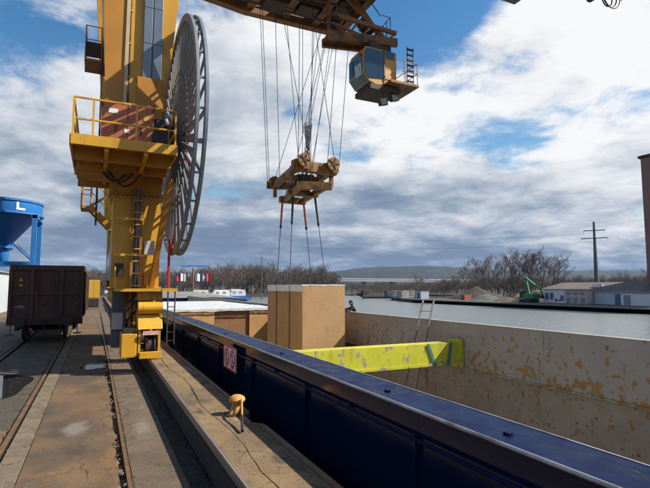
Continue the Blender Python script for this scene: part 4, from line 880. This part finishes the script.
# ------------------------------------------------------------------ man on the far side deck
def person():
    x, y, z = 10.42, 18.9, 0
    pe = thing('person', (x, y, -.01), 'person in dark jacket and cap reaching over the far coaming towards the crate', 'person')
    J = {}; E_ = []; Rr = {}
    def j(n, p, r, par=None):
        J[n] = (len(J), Vector(p)); Rr[n] = r
        if par: E_.append((J[par][0], J[n][0]))
    P = lambda a, l, h: (x-.9*a+.43*l, y+.43*a+.9*l, h)   # a: towards the crate, l: to the person's right
    j('hip', P(-.10, 0, .88), (.15, .12)); j('waist', P(-.06, 0, 1.02), (.15, .11), 'hip'); j('chest', P(.03, 0, 1.22), (.18, .125), 'waist')
    j('neck', P(.09, 0, 1.36), (.065, .06), 'chest'); j('head0', P(.12, 0, 1.44), (.075, .085), 'neck'); j('head1', P(.14, 0, 1.535), (.08, .095), 'head0'); j('head2', P(.14, 0, 1.60), (.05, .06), 'head1')
    for s, nm in ((1, 'r'), (-1, 'l')):
        j('sh'+nm, P(.06, s*.19, 1.30), (.07, .065), 'chest')
        e = P(.32, s*.24, 1.20) if s > 0 else P(.25, s*.26, 1.12)
        wv_ = P(.62, s*.17, 1.27) if s > 0 else P(.40, s*.22, 1.17)
        j('el'+nm, e, (.048, .048), 'sh'+nm); j('wr'+nm, wv_, (.034, .03), 'el'+nm)
        d = (Vector(wv_)-Vector(e)).normalized(); h = Vector(wv_)+d*.08; j('ha'+nm, h, (.042, .022), 'wr'+nm)
        sd_ = d.cross(Vector((0, 0, 1))).normalized()
        for k, (o_, ln_) in enumerate(((-.032, .06), (-.011, .075), (.011, .07), (.032, .055))):
            j('f%d%s' % (k, nm), h+sd_*o_+d*(.03+ln_*.5), (.010, .010), 'ha'+nm); j('g%d%s' % (k, nm), h+sd_*o_*1.1+d*(.03+ln_)+Vector((0, 0, -.015)), (.008, .008), 'f%d%s' % (k, nm))
        j('t'+nm, Vector(wv_)+d*.04-sd_*.05*s, (.011, .011), 'wr'+nm); j('u'+nm, Vector(wv_)+d*.085-sd_*.065*s, (.009, .009), 't'+nm)
        j('hp'+nm, P(-.10, s*.09, .82), (.10, .10), 'hip'); j('kn'+nm, P(.0, s*.11, .46), (.065, .065), 'hp'+nm); j('an'+nm, P(-.06, s*.11, .08), (.045, .045), 'kn'+nm); j('to'+nm, P(.12, s*.12, .04), (.045, .032), 'an'+nm)
    o3 = Vector(pe['_o']); me = bpy.data.meshes.new('body'); me.from_pydata([v[1]-o3 for v in J.values()], E_, []); o = bpy.data.objects.new('body', me); COL.objects.link(o); o.parent = pe; o['_o'] = pe['_o']
    md = o.modifiers.new('skin', 'SKIN'); md.use_smooth_shade = True
    for n_, (i_, p_) in J.items():
        sv = me.skin_vertices[0].data[i_]; sv.radius = Rr[n_]; sv.use_root = n_ == 'hip'
    o.modifiers.new('sub', 'SUBSURF').levels = 1; o.modifiers['sub'].render_levels = 1
    cloth = mat('dark_clothing', (.018, .021, .03), (.028, .03, .04), 6, .85); skin = mat('skin', (.42, .23, .16), None, 3, .55)
    me.materials.append(cloth); me.materials.append(skin)
    hd = MB(); c = Vector(P(.145, 0, 1.50))
    hd.lathe([(0, -.12), (.055, -.115), (.072, -.06), (.078, 0), (.075, .05), (.05, .09), (0, .105)], c, 16); hd.build('face', skin, pe, smooth=True)
    MB().lathe([(.088, .02), (.09, .055), (.07, .105), (.0, .125)], c, 16).build('cap', black, pe, smooth=True)
    f = Vector((-.9, .43, 0)); BM(c+f*.06+Vector((0, 0, .03)), c+f*.15+Vector((0, 0, .02)), .13, .012).build('cap_peak', black, pe)
    BM(c+f*.07+Vector((0, 0, -.01)), c+f*.10+Vector((0, 0, -.04)), .025, .02).build('nose', skin, pe)
person()

# ------------------------------------------------------------------ far shore: worked out from image pixels, then scaled up about the camera
farq = B(84.0, 85.2, -200, 117, -7, FAR+.12).build('far_quay_wall', mat('quay_stone', (.26, .24, .21), (.18, .165, .145), .4, .9, spots=(((.12, .105, .08), .6, .58, .75),)), None)
struct(farq)
B(84.0-.15, 84.0, -200, 117, FAR-.16, FAR+.13).build('quay_fender', mat('fender', (.22, .20, .17), None, 1, .8), farq)
wb = thing('harbour_office', (99, 75, FAR), 'white and salmon harbour building with blue windows on the far quay', 'building')
B(95, 103, 74.8, 80.4, FAR, 1.55).build('wall', white, wb); B(95.02, 103, 69.3, 74.79, FAR, 1.55).build('salmon_wall', mat('salmon_render', (.60, .47, .42), (.52, .41, .37), .5, .8), wb)
B(94.8, 103.2, 69.1, 80.6, 1.551, 1.72).build('roof', mat('flat_roof', (.25, .24, .23), None, 1, .8), wb)
bw = mat('blue_window', (.10, .17, .30), (.07, .12, .22), 1, .25)
for y, z0, z1 in ((79.4, -.6, .9), (78.1, -.6, .9), (75.4, -.9, .3)): B(94.94, 95.0, y-.42, y+.42, z0, z1).build('window', bw, wb)
for y, z0, z1, m in ((76.9, -1.1, -.5, redp), (76.0, -1.0, -.6, mat('brown_board', (.2, .1, .06), None, 1, .7))): B(94.95, 95.0, y-.3, y+.3, z0, z1).build('notice_board', m, wb)
gw = mat('grey_window', (.28, .29, .33), (.22, .23, .27), 1, .3)
for y in (73.7, 72.0, 70.3):
    B(94.96, 95.02, y-.5, y+.5, .45, 1.15).build('window', gw, wb); B(94.96, 95.02, y-.5, y+.5, -1.3, -.1).build('door', gw, wb)
hl = thing('long_hall', (112, 60, FAR), 'long low grey hall with brown roof behind the harbour building', 'hall')
B(104.5, 126, 42, 90, FAR, 1.0).build('wall', shedm, hl); MB().prism([(103.5, 41, 1.0), (127, 41, 1.0), (115, 41, 3.4)], (0, 50, 0)).build('roof', mat('hall_roof', (.12, .10, .085), (.09, .08, .07), .3, .85), hl)
for k in range(12): B(104.42, 104.5, 44+k*3.7, 46.6+k*3.7, -.2, .7).build('window', gw, hl)
for y in (62, 76, 50): B(109, 110.2, y, y+2, 2.0, 2.9).build('skylight', white, hl)
ws = thing('white_shed', (97, 55, FAR), 'white shed with a flat roof beside the tower at the right edge', 'shed')
B(95, 101, 40, 61.9, FAR, 1.0).build('wall', white, ws); B(94.8, 101.2, 39.8, 62.1, 1.001, 1.2).build('roof', MATS['flat_roof'], ws); B(94.93, 95, 60, 61.3, FAR+.1, .6).build('door', gw, ws); B(94.93, 95, 53.6, 54.6, -.3, .4).build('window', gw, ws)
gs = thing('grey_annex', (98, 65.5, FAR), 'grey annex with dark gate between the salmon building and white shed', 'annex')
B(97, 103, 62.5, 69.0, FAR, 1.1).build('wall', shedm, gs); B(96.93, 97, 62.9, 64.4, FAR+.05, .8).build('gate', bw, gs); B(96.8, 103, 62.4, 69.05, 1.101, 1.25).build('roof', MATS['flat_roof'], gs)
tw = thing('silo_tower', (120, 52, FAR), 'tall reddish brown silo tower cut by the right picture edge', 'tower')
B(112, 130, 38, 66.6, FAR, 31.6).build('wall', mat('tower_render', (.27, .155, .125), (.23, .13, .105), .2, .85), tw); B(111.6, 130.4, 37.6, 67.0, 31.601, 32.2).build('roof', darksteel, tw); T((114, 64, 32.2), (114, 64, 34.4), .12).build('vent_pipe', darksteel, tw)
# pylon
py = thing('power_pylon', (154, 108.4, FAR), 'slender steel power mast with short cross arms beyond the hall', 'pylon')
T((154, 108.4, FAR), (154, 108.4, 24.6), .85, .32, n=12).build('mast', mat('mast_grey', (.10, .125, .125), (.08, .10, .10), 1, .6), py)
for z, hw_ in ((21.6, 3.2), (18.9, 4.0)):
    d = Vector((.55, -.83, 0)); BM(Vector((154, 108.4, z))-d*hw_, Vector((154, 108.4, z))+d*hw_, .22, .3).build('cross_arm', MATS['mast_grey'], py)
    for s in (-1, 1):
        p = Vector((154, 108.4, z))+d*hw_*s; T(p, p-Vector((0, 0, 1.1)), .09, n=6).build('insulator', white, py)
        MB().path([p-Vector((0, 0, 1.1))+Vector((-150*q/12, 60*q/12, -3.2*math.sin(math.pi*q/12))) for q in range(13)], .014, 4).build('power_line', ropem, py)
# heaps
def heap(cx, cy, rx, ry, h, m, lab, name='gravel_heap', z=FAR):
    o = MB().grid(lambda u, v: (cx+rx*(2*u-1), cy+ry*(2*v-1), z-.1+max(0, 1-math.hypot(2*u-1, 2*v-1))**.85*h*(.9+.25*nz(u*5, v*5, cx))+.12*nz(u*14, v*14)*(h > 0)), 28, 28).build(name, m, smooth=True)
    return tag(o, lab, 'heap')
coal = mat('coal_dark', (.03, .026, .024), (.045, .038, .032), .8, .95, bump=.6, bs=4)
grav = mat('gravel_grey', (.10, .104, .104), (.075, .075, .075), .8, .95, bump=.6, bs=4)
heap(96, 100.0, 5, 5.4, 2.2, grav, 'grey gravel heap on the far quay left of the green crane'); heap(104, 112, 8, 11, 3.9, coal, 'big dark coal heap behind the grey gravel on the far quay', 'coal_heap')
heap(94, 90.5, 4, 3.6, 1.5, mat('earth', (.085, .06, .045), None, 1, .95), 'low brown earth heap beside the green material handler', 'earth_heap'); heap(95, 86.0, 4, 3.0, 1.7, coal, 'small dark heap at the foot of the green material handler', 'coal_heap')
oc = thing('orange_container', (95, 106.3, FAR), 'small orange container between the coal and gravel heaps', 'container')
B(93.5, 96, 105.6, 107.0, FAR, -.05).build('body', mat('orange_paint', (.30, .085, .03), None, 1, .6), oc); B(93.45, 93.5, 105.7, 106.9, FAR+.1, -.15).build('door', MATS['orange_paint'], oc)
wl = tag(B(104, 104.4, 78, 97, FAR, .35).build('boundary_wall', white), 'long low white wall behind the green material handler', 'wall')
for k, (yk, col_) in enumerate(((92.6, (.5, .42, .05)), (89.5, (.45, .4, .1)))):
    d = thing('skip', (100, yk, FAR), ('yellow skip left of the low white wall', 'small yellow skip in front of the low white wall')[k], 'skip'); MB().prism([(99.5, yk-.9, FAR), (99.5, yk+.9, FAR), (99.5, yk+1.2, FAR+1.2), (99.5, yk-1.2, FAR+1.2)], (1.6, 0, 0)).build('bin', mat('skip%d' % k, col_, None, 1, .6), d)
# green material handler
mh = thing('material_handler', (93, 83, FAR), 'green material handler with bent boom on the far quay', 'material handler')
grn = mat('handler_green', (.03, .23, .07), (.025, .18, .055), 1, .5)
B(91.5, 94.5, 81.2, 84.4, FAR, FAR+.8).build('undercarriage', darksteel, mh); B(91.7, 94.3, 80.6, 83.4, FAR+.85, FAR+2.1).build('upper_body', grn, mh, bevel=.1); B(91.7, 92.9, 83.41, 84.4, FAR+1.0, FAR+2.6).build('cab', glass, mh)
for a_, c_, w_ in (((93, 82.6, FAR+1.6), (93, 83.6, 4.4), .5), ((93, 83.6, 4.4), (93, 79.3, 1.6), .38), ((93, 79.3, 1.6), (93, 79.0, .4), .2)): BM(a_, c_, .4, w_).build('boom', grn, mh)
MB().lathe([(0, -.6), (.35, -.5), (.5, 0), (.2, .4), (0, .4)], (93, 79.0, .1), 10).build('grab', darksteel, mh)
# bits on the far bank further left
hut = thing('harbour_hut', (90.5, 122, FAR), 'small pale hut at the far corner of the quay', 'hut'); B(89, 92, 119.6, 122.6, FAR, 1.2).build('wall', mat('hut_wall', (.36, .40, .44), None, 1, .6), hut); B(88.8, 92.2, 119.4, 122.8, 1.201, 1.35).build('roof', darksteel, hut); B(88.95, 89, 120.3, 121.2, FAR+.1, .6).build('door', bw, hut)
mbg = thing('moored_barge', (106, 172, WATER), 'dark low barge moored on the far water below the bridge', 'barge')
MB().prism([(98, 170, WATER), (112, 163, WATER), (114.5, 163.5, WATER+1.0), (112.5, 167, WATER+1.3), (99, 174, WATER+1.3), (96.5, 173, WATER+1.4)], (0, 0, .6)).build('hull', coal, mbg); B(98.2, 101, 170.4, 172.6, WATER+.6, WATER+3.2).build('wheelhouse', darksteel, mbg)
for k, (x, y, l, c_, lab) in enumerate(((101, 152, 6, (.10, .13, .16), 'blue grey container on the far bank behind the man'), (112, 158, 6, (.22, .20, .18), 'tan container on the far bank right of the blue grey one'), (92.5, 133, 3.2, (.30, .30, .30), 'small pale container beside the lone tree on the far bank'))):
    c = thing('storage_container', (x, y, FAR), lab, 'container', 'containers on the far bank'); m_ = mat('bank_container_%d' % k, c_, None, 1, .6)
    B(x-l/2, x+l/2, y, y+2.4, FAR, FAR+2.3).build('body', m_, c); B(x-l/2+.1, x+l/2-.1, y-.04, y-.001, FAR+.15, FAR+2.15).build('side_panel', m_, c)
# bridge
bd = thing('road_bridge', (320, 500, FAR), 'long pale road bridge deck in front of the blue hills', 'bridge')
brm = mat('bridge_concrete', (.30, .32, .33), (.26, .27, .28), .05, .8)
B(150, 452, 496, 508, 8.6, 11.3).build('deck', brm, bd); B(150, 452, 495.7, 496, 11.3, 12.3).build('parapet', mat('parapet', (.42, .44, .45), None, .1, .8), bd)
for x in range(170, 450, 40): B(x-1.2, x+1.2, 498, 506, FAR, 8.6).build('pier', brm, bd)
# flag gantry on the basin head
fg = thing('flag_gantry', (20, 112.5, FAR), 'blue topped signal mast carrying a row of flags beyond the basin', 'mast')
T((20, 112.5, FAR), (20, 112.5, 6.6), .16, n=8).build('pole', mat('pole_brown', (.20, .10, .07), None, 1, .7), fg); BM((17.3, 112.5, 6.95), (23.2, 112.5, 7.0), .5, .32).build('blue_bar', mat('bar_blue', (.03, .13, .42), None, 1, .5), fg)
T((15.5, 112.5, 5.35), (24.2, 112.5, 5.35), .05, n=6).build('flag_line', ropem, fg)
for x in (16.2, 23.9): T((x, 112.5, FAR), (x, 112.5, 6.2), .05, n=6).build('stay_pole', ropem, fg)
BM((16.2, 112.5, 5.2), (15.0, 112.5, 3.6), .4, .08).build('stay_arm', ropem, fg)
mf = {n_: mat('flag_'+n_, c_, None, 1, .8) for n_, c_ in dict(red=(.55, .03, .04), white=(.75, .75, .75), blue=(.03, .16, .42), navy=(.02, .04, .16), yellow=(.6, .45, .05)).items()}
FL = [(16.3, 17.2, 'red', 'navy', 'red flag with dark blue corner, leftmost on the flag line'), (17.25, 18.3, 'white', 'white', 'plain white flag left of the mast pole'), (20.6, 21.7, 'white', 'red', 'white flag with red edge just right of the mast pole'),
      (21.9, 22.95, 'blue', 'yellow', 'blue flag with yellow patch on the flag line'), (23.05, 24.0, 'red', 'red', 'red flag at the right end of the flag line')]
for xa, xb, c1, c2, lab in FL:
    mb = MB().grid(lambda u, v: (xa+(xb-xa)*u, 112.5+.12*math.sin(u*7+xa), 5.33-1.75*v-.12*u*u), 6, 6); o = mb.build('flag', mf[c1]); o.data.materials.append(mf[c2])
    for i_, p_ in enumerate(o.data.polygons):
        u_, v_ = i_ % 6, i_//6
        if (c2 == 'navy' and u_ < 3 and v_ < 3) or (c2 == 'red' and u_ > 4) or (c2 == 'yellow' and 1 < u_ < 5 and 1 < v_ < 4): p_.material_index = 1
    md = o.modifiers.new('cloth', 'SOLIDIFY'); md.thickness = .02
    tag(o, lab, 'flag', 'flags on the flag line')
sand = mat('sand', (.30, .22, .13), (.25, .18, .10), 1, .95)
heap(26, 122, 5.5, 4, 2.6, sand, 'tan sand heap at the foot of the flag mast', 'sand_heap'); heap(17, 126, 4.5, 4, 2.0, sand, 'low tan sand heap left of the flag mast', 'sand_heap')
def caravan(x, y, lab, col_, l=5.2):
    c = thing('caravan', (x, y, FAR), lab, 'caravan', 'caravans beyond the basin'); mm = mat('caravan_%d' % int(x*10), col_, None, 1, .5)
    MB().prism([(x-l/2, y, FAR+.6), (x+l/2, y, FAR+.6), (x+l/2+.1, y, FAR+1.6), (x+l/2-.4, y, FAR+2.7), (x-l/2+.5, y, FAR+2.7), (x-l/2-.1, y, FAR+1.6)], (0, 2.2, 0)).build('body', mm, c, bevel=.06)
    for q in (-1.3, .9): B(x+q-.5, x+q+.5, y-.03, y-.001, FAR+1.5, FAR+2.2).build('window', gw, c)
    for q in (-.9, .9): MB().lathe([(0, -.1), (.34, -.1), (.34, .1), (0, .1)], (x+q, y+.15, FAR+.34), 16, 'y').build('wheel', black, c)
for x, y, lab, c_ in ((36, 152, 'white caravan nearest the lattice mast', (.7, .72, .74)), (43.5, 160, 'pale grey caravan right of the lattice mast', (.55, .57, .6)), (29, 150, 'cream caravan right of the tan sand heap', (.6, .55, .45)), (50.5, 190, 'small white caravan farthest right on the basin head', (.7, .7, .7))): caravan(x, y, lab, c_)
bt = thing('blue_boat', (31, 116.5, FAR), 'blue covered boat lying ashore beside the sand heap', 'boat'); MB().prism([(28, 116, FAR+.3), (34.5, 116, FAR+.3), (35.3, 116, FAR+1.1), (31, 116, FAR+1.5), (27.4, 116, FAR+1.1)], (0, 1.8, 0)).build('cover', mat('bar_blue', (.03, .13, .42)), bt); B(29, 34, 116.2, 117.6, FAR, FAR+.299).build('cradle', darksteel, bt)
mp_ = thing('lattice_mast', (45.3, 140, FAR), 'dark slender mast standing before the brown wood', 'mast')
T((45.3, 140, FAR), (45.3, 140, 11.6), .2, .1, n=8).build('mast', MATS['mast_grey'], mp_); BM((44.3, 140, 10.8), (46.3, 140, 10.8), .12, .14).build('cross_arm', MATS['mast_grey'], mp_)
yc = thing('yellow_container', (-.1, 61, 0), 'yellow container far down the track between wagon and crane', 'container'); B(-.85, .4, 60, 66, .9, 3.0).build('body', mat('cont_yellow', (.50, .29, .03), None, 1, .6), yc); B(-.8, .35, 60, 66, 0, .899).build('chassis', darksteel, yc); B(-.8, -.23, 59.96, 60, 1, 2.9).build('door', MATS['cont_yellow'], yc); B(-.2, .35, 59.96, 60, 1, 2.9).build('door', MATS['cont_yellow'], yc)
tk = thing('parked_truck', (2.9, 120, FAR), 'pale truck parked beyond the end of the basin', 'truck'); B(1.8, 4.6, 118, 124, FAR+1, 1.4).build('box_body', mat('truck_grey', (.5, .54, .58), None, 1, .5), tk); B(2.0, 4.4, 116.2, 117.95, FAR+.7, .9).build('cab', mat('truck_blue', (.05, .12, .25), None, 1, .4), tk); B(2.1, 4.3, 116.5, 124, FAR, FAR+.69).build('chassis', darksteel, tk)

# ------------------------------------------------------------------ trees
barkm = mat('bark_hazed', (.125, .100, .086), (.075, .062, .055), .12, .9); barkp = mat('bark_poplar', (.17, .135, .105), (.12, .095, .074), 2, .9)  # bark of the far woods is greyed to paint in distance haze
def tree_mesh(seed, H, spread=.32, lv=4, upright=.75, seg=3, thin=.011):
    r = random.Random(seed); mb = MB()
    def limb(p, d, ln_, rad, lev):
        pts = [p]; rs = [rad]
        for i in range(seg):
            d = (d+Vector((r.gauss(0, .10), r.gauss(0, .10), r.gauss(0, .05)+.05*upright))).normalized(); pts.append(pts[-1]+d*ln_/seg); rs.append(max(thin, rad*(1-.62*(i+1)/seg)))
        mb.path(pts, rs, 5 if lev == 0 else 3, cap=False)
        if lev >= lv: return
        n_ = (9, 5, 4, 4)[lev] if lev < 4 else 3
        for i in range(n_):
            f = .32+.66*(i+r.random()*.8)/n_ if lev == 0 else .25+.72*(i+r.random())/n_
            k = min(seg-1, int(f*seg)); q = pts[k].lerp(pts[k+1], f*seg-k)
            a_ = r.random()*6.283; side = Vector((math.cos(a_), math.sin(a_), 0)); dd = (d*upright+side*spread*(1.9 if lev == 0 else 2.2)+Vector((0, 0, .25))).normalized()
            limb(q, dd, ln_*(.58-.22*f if lev == 0 else .62-.18*f)*(.8+.4*r.random()), max(thin, rs[k]*.5), lev+1)
    limb(Vector((0, 0, 0)), Vector((0, 0, 1)), H*.86, H*.017, 0)
    return mb
def mk(mb, name, m):
    me = bpy.data.meshes.new(name); me.from_pydata(mb.v, [], mb.f); me.materials.append(m); return me
def split_tree(mb, name, m):
    """trunk = first limb, crown = the rest"""
    nf = 5*3
    tv = mb.v[:20]; tr_ = MB(); tr_.v = tv; tr_.f = mb.f[:nf]
    crn = MB(); crn.v = mb.v; crn.f = mb.f[nf:]
    return mk(tr_, 'trunk', m), mk(crn, 'crown', m)
protos = [split_tree(tree_mesh(s_, 16, .30, 4, .9, thin=.022), 't', barkp) for s_ in (11, 23, 37, 51)]
def put_tree(x, y, z, h, rz, k, lab, group):
    t_ = thing('bare_tree', (x, y, z), lab, 'tree', group); h *= .74; t_.scale = (h/16*1.2, h/16*1.2, h/16); t_.rotation_euler = (0, 0, rz)
    for nm, me in zip(('trunk', 'crown'), protos[k % len(protos)]):
        o = bpy.data.objects.new(nm, me); COL.objects.link(o); o.parent = t_
rows = [(465.5, 15.0), (471, 14.5), (477, 16.8), (483, 17.8), (489.5, 18.2), (496, 17.2), (502.5, 18.6), (509, 18.2), (516, 19.3), (523, 18.8), (529.5, 19.0), (536, 18.4), (542.5, 17.6), (549, 16.6), (555.5, 15.6)]
rr = random.Random(5)
for k, (px, h) in enumerate(rows):
    az = R(25.42)+math.atan((px-325)/480); X = 140+rr.uniform(-3, 3); lab = '%s tall bare tree from the left in the row beyond the heaps' % ('first second third fourth fifth sixth seventh eighth ninth tenth eleventh twelfth thirteenth fourteenth fifteenth'.split()[k])
    if k == 0: lab = 'leftmost bare tree of the tall row beyond the heaps, standing apart'
    if k == len(rows)-1: lab = 'rightmost lower bare tree of the tall row beyond the heaps'
    put_tree(X, X/math.tan(az), FAR, h, rr.uniform(0, 6), k, lab, 'tall bare trees beyond the heaps')
put_tree(205, 122, FAR, 15, 1, 1, 'bare tree just left of the brown silo tower', None)
put_tree(196, 128, FAR, 11.5, 2, 2, 'smaller bare tree between the power mast and the silo tower', None)
put_tree(95, 131, FAR, 9.5, 2, 0, 'lone bare tree on the far bank behind the ladder', None); put_tree(99.5, 134, FAR, 8, 4, 3, 'shorter bare tree beside the pale hut on the far bank', None); put_tree(82, 222, FAR, 8, 1, 2, 'bare bush tree on the far bank under the bridge', None)
# woods that read as one mass
def wood(name, lab, spots, m, seeds, cat='wood'):
    ps = [tree_mesh(s_, 12, .40, 3, .85, seg=2, thin=.03) for s_ in seeds]; mb = MB(); r = random.Random(3)
    V = []; Fc = []
    for x, y, z, h in spots:
        p = ps[r.randrange(len(ps))]; k = h/12; a_ = r.random()*6.28; c, s_ = math.cos(a_), math.sin(a_); o = len(V)
        V += [(x+k*(c*v[0]-s_*v[1]), y+k*(s_*v[0]+c*v[1]), z+k*v[2]) for v in p.v]; Fc += [tuple(i+o for i in f) for f in p.f]
    me = bpy.data.meshes.new(name); me.from_pydata(V, [], Fc); me.materials.append(m); o = bpy.data.objects.new(name, me); COL.objects.link(o); o['kind'] = 'stuff'; tag(o, lab, cat); return o
rr = random.Random(8); S_ = []
for i in range(620):
    y = rr.uniform(225, 300); az = R(rr.uniform(-4, 27.2)); x = y*math.tan(az)
    h = 12.6+2.6*nz(math.degrees(az)*.9, 2)+rr.uniform(-4.0, 1.6)
    if math.degrees(az) < 14: h -= 2.6*min(1, (14-math.degrees(az))/5)
    if math.degrees(az) > 24.5: h -= 4.5*min(1, (math.degrees(az)-24.5)/3)
    S_.append((x, y, FAR, h*y/262))
wood('bare_wood', 'brown leafless wood across the head of the basin', S_, barkm, (101, 102, 103, 104, 105))
S_ = []
for i in range(860):
    az = rr.uniform(31, 64) if i > 330 else rr.uniform(26.5, 41); d = rr.uniform(250, 380); h = (3.9+2.4*min(1, max(0, (az-40)/4)))*d/260*(1+.2*nz(az*.8, 4))+rr.uniform(-1.5, 1)
    S_.append((d*math.sin(R(az)), d*math.cos(R(az)), FAR, max(1.8, h)))
for i in range(90):
    az = rr.uniform(29.5, 37.5); d = rr.uniform(178, 215); S_.append((d*math.sin(R(az)), d*math.cos(R(az)), FAR, rr.uniform(1.5, 3.6)))
for i in range(140):
    az = rr.uniform(36.5, 49); d = rr.uniform(165, 215); S_.append((d*math.sin(R(az)), d*math.cos(R(az)), FAR, rr.uniform(4, 7.0)*(.6+.4*min(1, (az-36.5)/4))))
wood('bare_scrub', 'brown leafless scrub and trees along the far bank behind the halls', S_, barkm, (201, 202, 203, 204))
# hills
hm = mat('hill_forest_hazed', (.020, .034, .042), (.010, .018, .027), .03, .95, spots=(((.035, .042, .034), .006, .58, .66), ((.012, .016, .016), .03, .55, .7)))  # forest colour tinted blue, distance haze painted in
def ridge(az):
    pts = [(-60, 40), (0, 45), (15, 58), (22, 70), (25, 78), (27.5, 90), (30, 102), (32, 108), (35, 112), (38, 112), (40.5, 106), (43, 92), (46, 86), (52, 80), (60, 76), (75, 60), (110, 50)]
    for (a0, h0), (a1, h1) in zip(pts, pts[1:]):
        if a0 <= az <= a1: return h0+(h1-h0)*(az-a0)/(a1-a0)
    return 40
def hillf(u, v):
    az = -60+170*u; d = 1500+1900*v; h = ridge(az)*math.sin(min(1, v*1.35)*math.pi/2)*(1 if v < .75 else 1-(v-.75)*1.2)*1.12
    h += 5*nz(az*.9, v*6)+2.2*nz(az*4, v*20) if v > .04 else 0
    return (d*math.sin(R(az)), d*math.cos(R(az)), FAR-2+h)
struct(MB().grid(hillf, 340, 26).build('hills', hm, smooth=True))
# air: thin even haze around everything
hz = bpy.data.materials.new('haze'); hz.use_nodes = True; t = hz.node_tree
for n in list(t.nodes):
    if n.type != 'OUTPUT_MATERIAL': t.nodes.remove(n)
pv_ = t.nodes.new('ShaderNodeVolumePrincipled'); pv_.inputs['Color'].default_value = (.30, .52, .98, 1); pv_.inputs['Density'].default_value = 0.000035; pv_.inputs['Anisotropy'].default_value = .2
t.links.new(pv_.outputs[0], t.nodes['Material Output'].inputs['Volume'])
hzo = B(-4200, 4800, -700, 4800, -12, 210).build('haze', hz); hzo['kind'] = 'stuff'; tag(hzo, 'thin bluish air haze over the whole harbour', 'haze')
for o in bpy.data.objects:
    if '_o' in o: del o['_o']
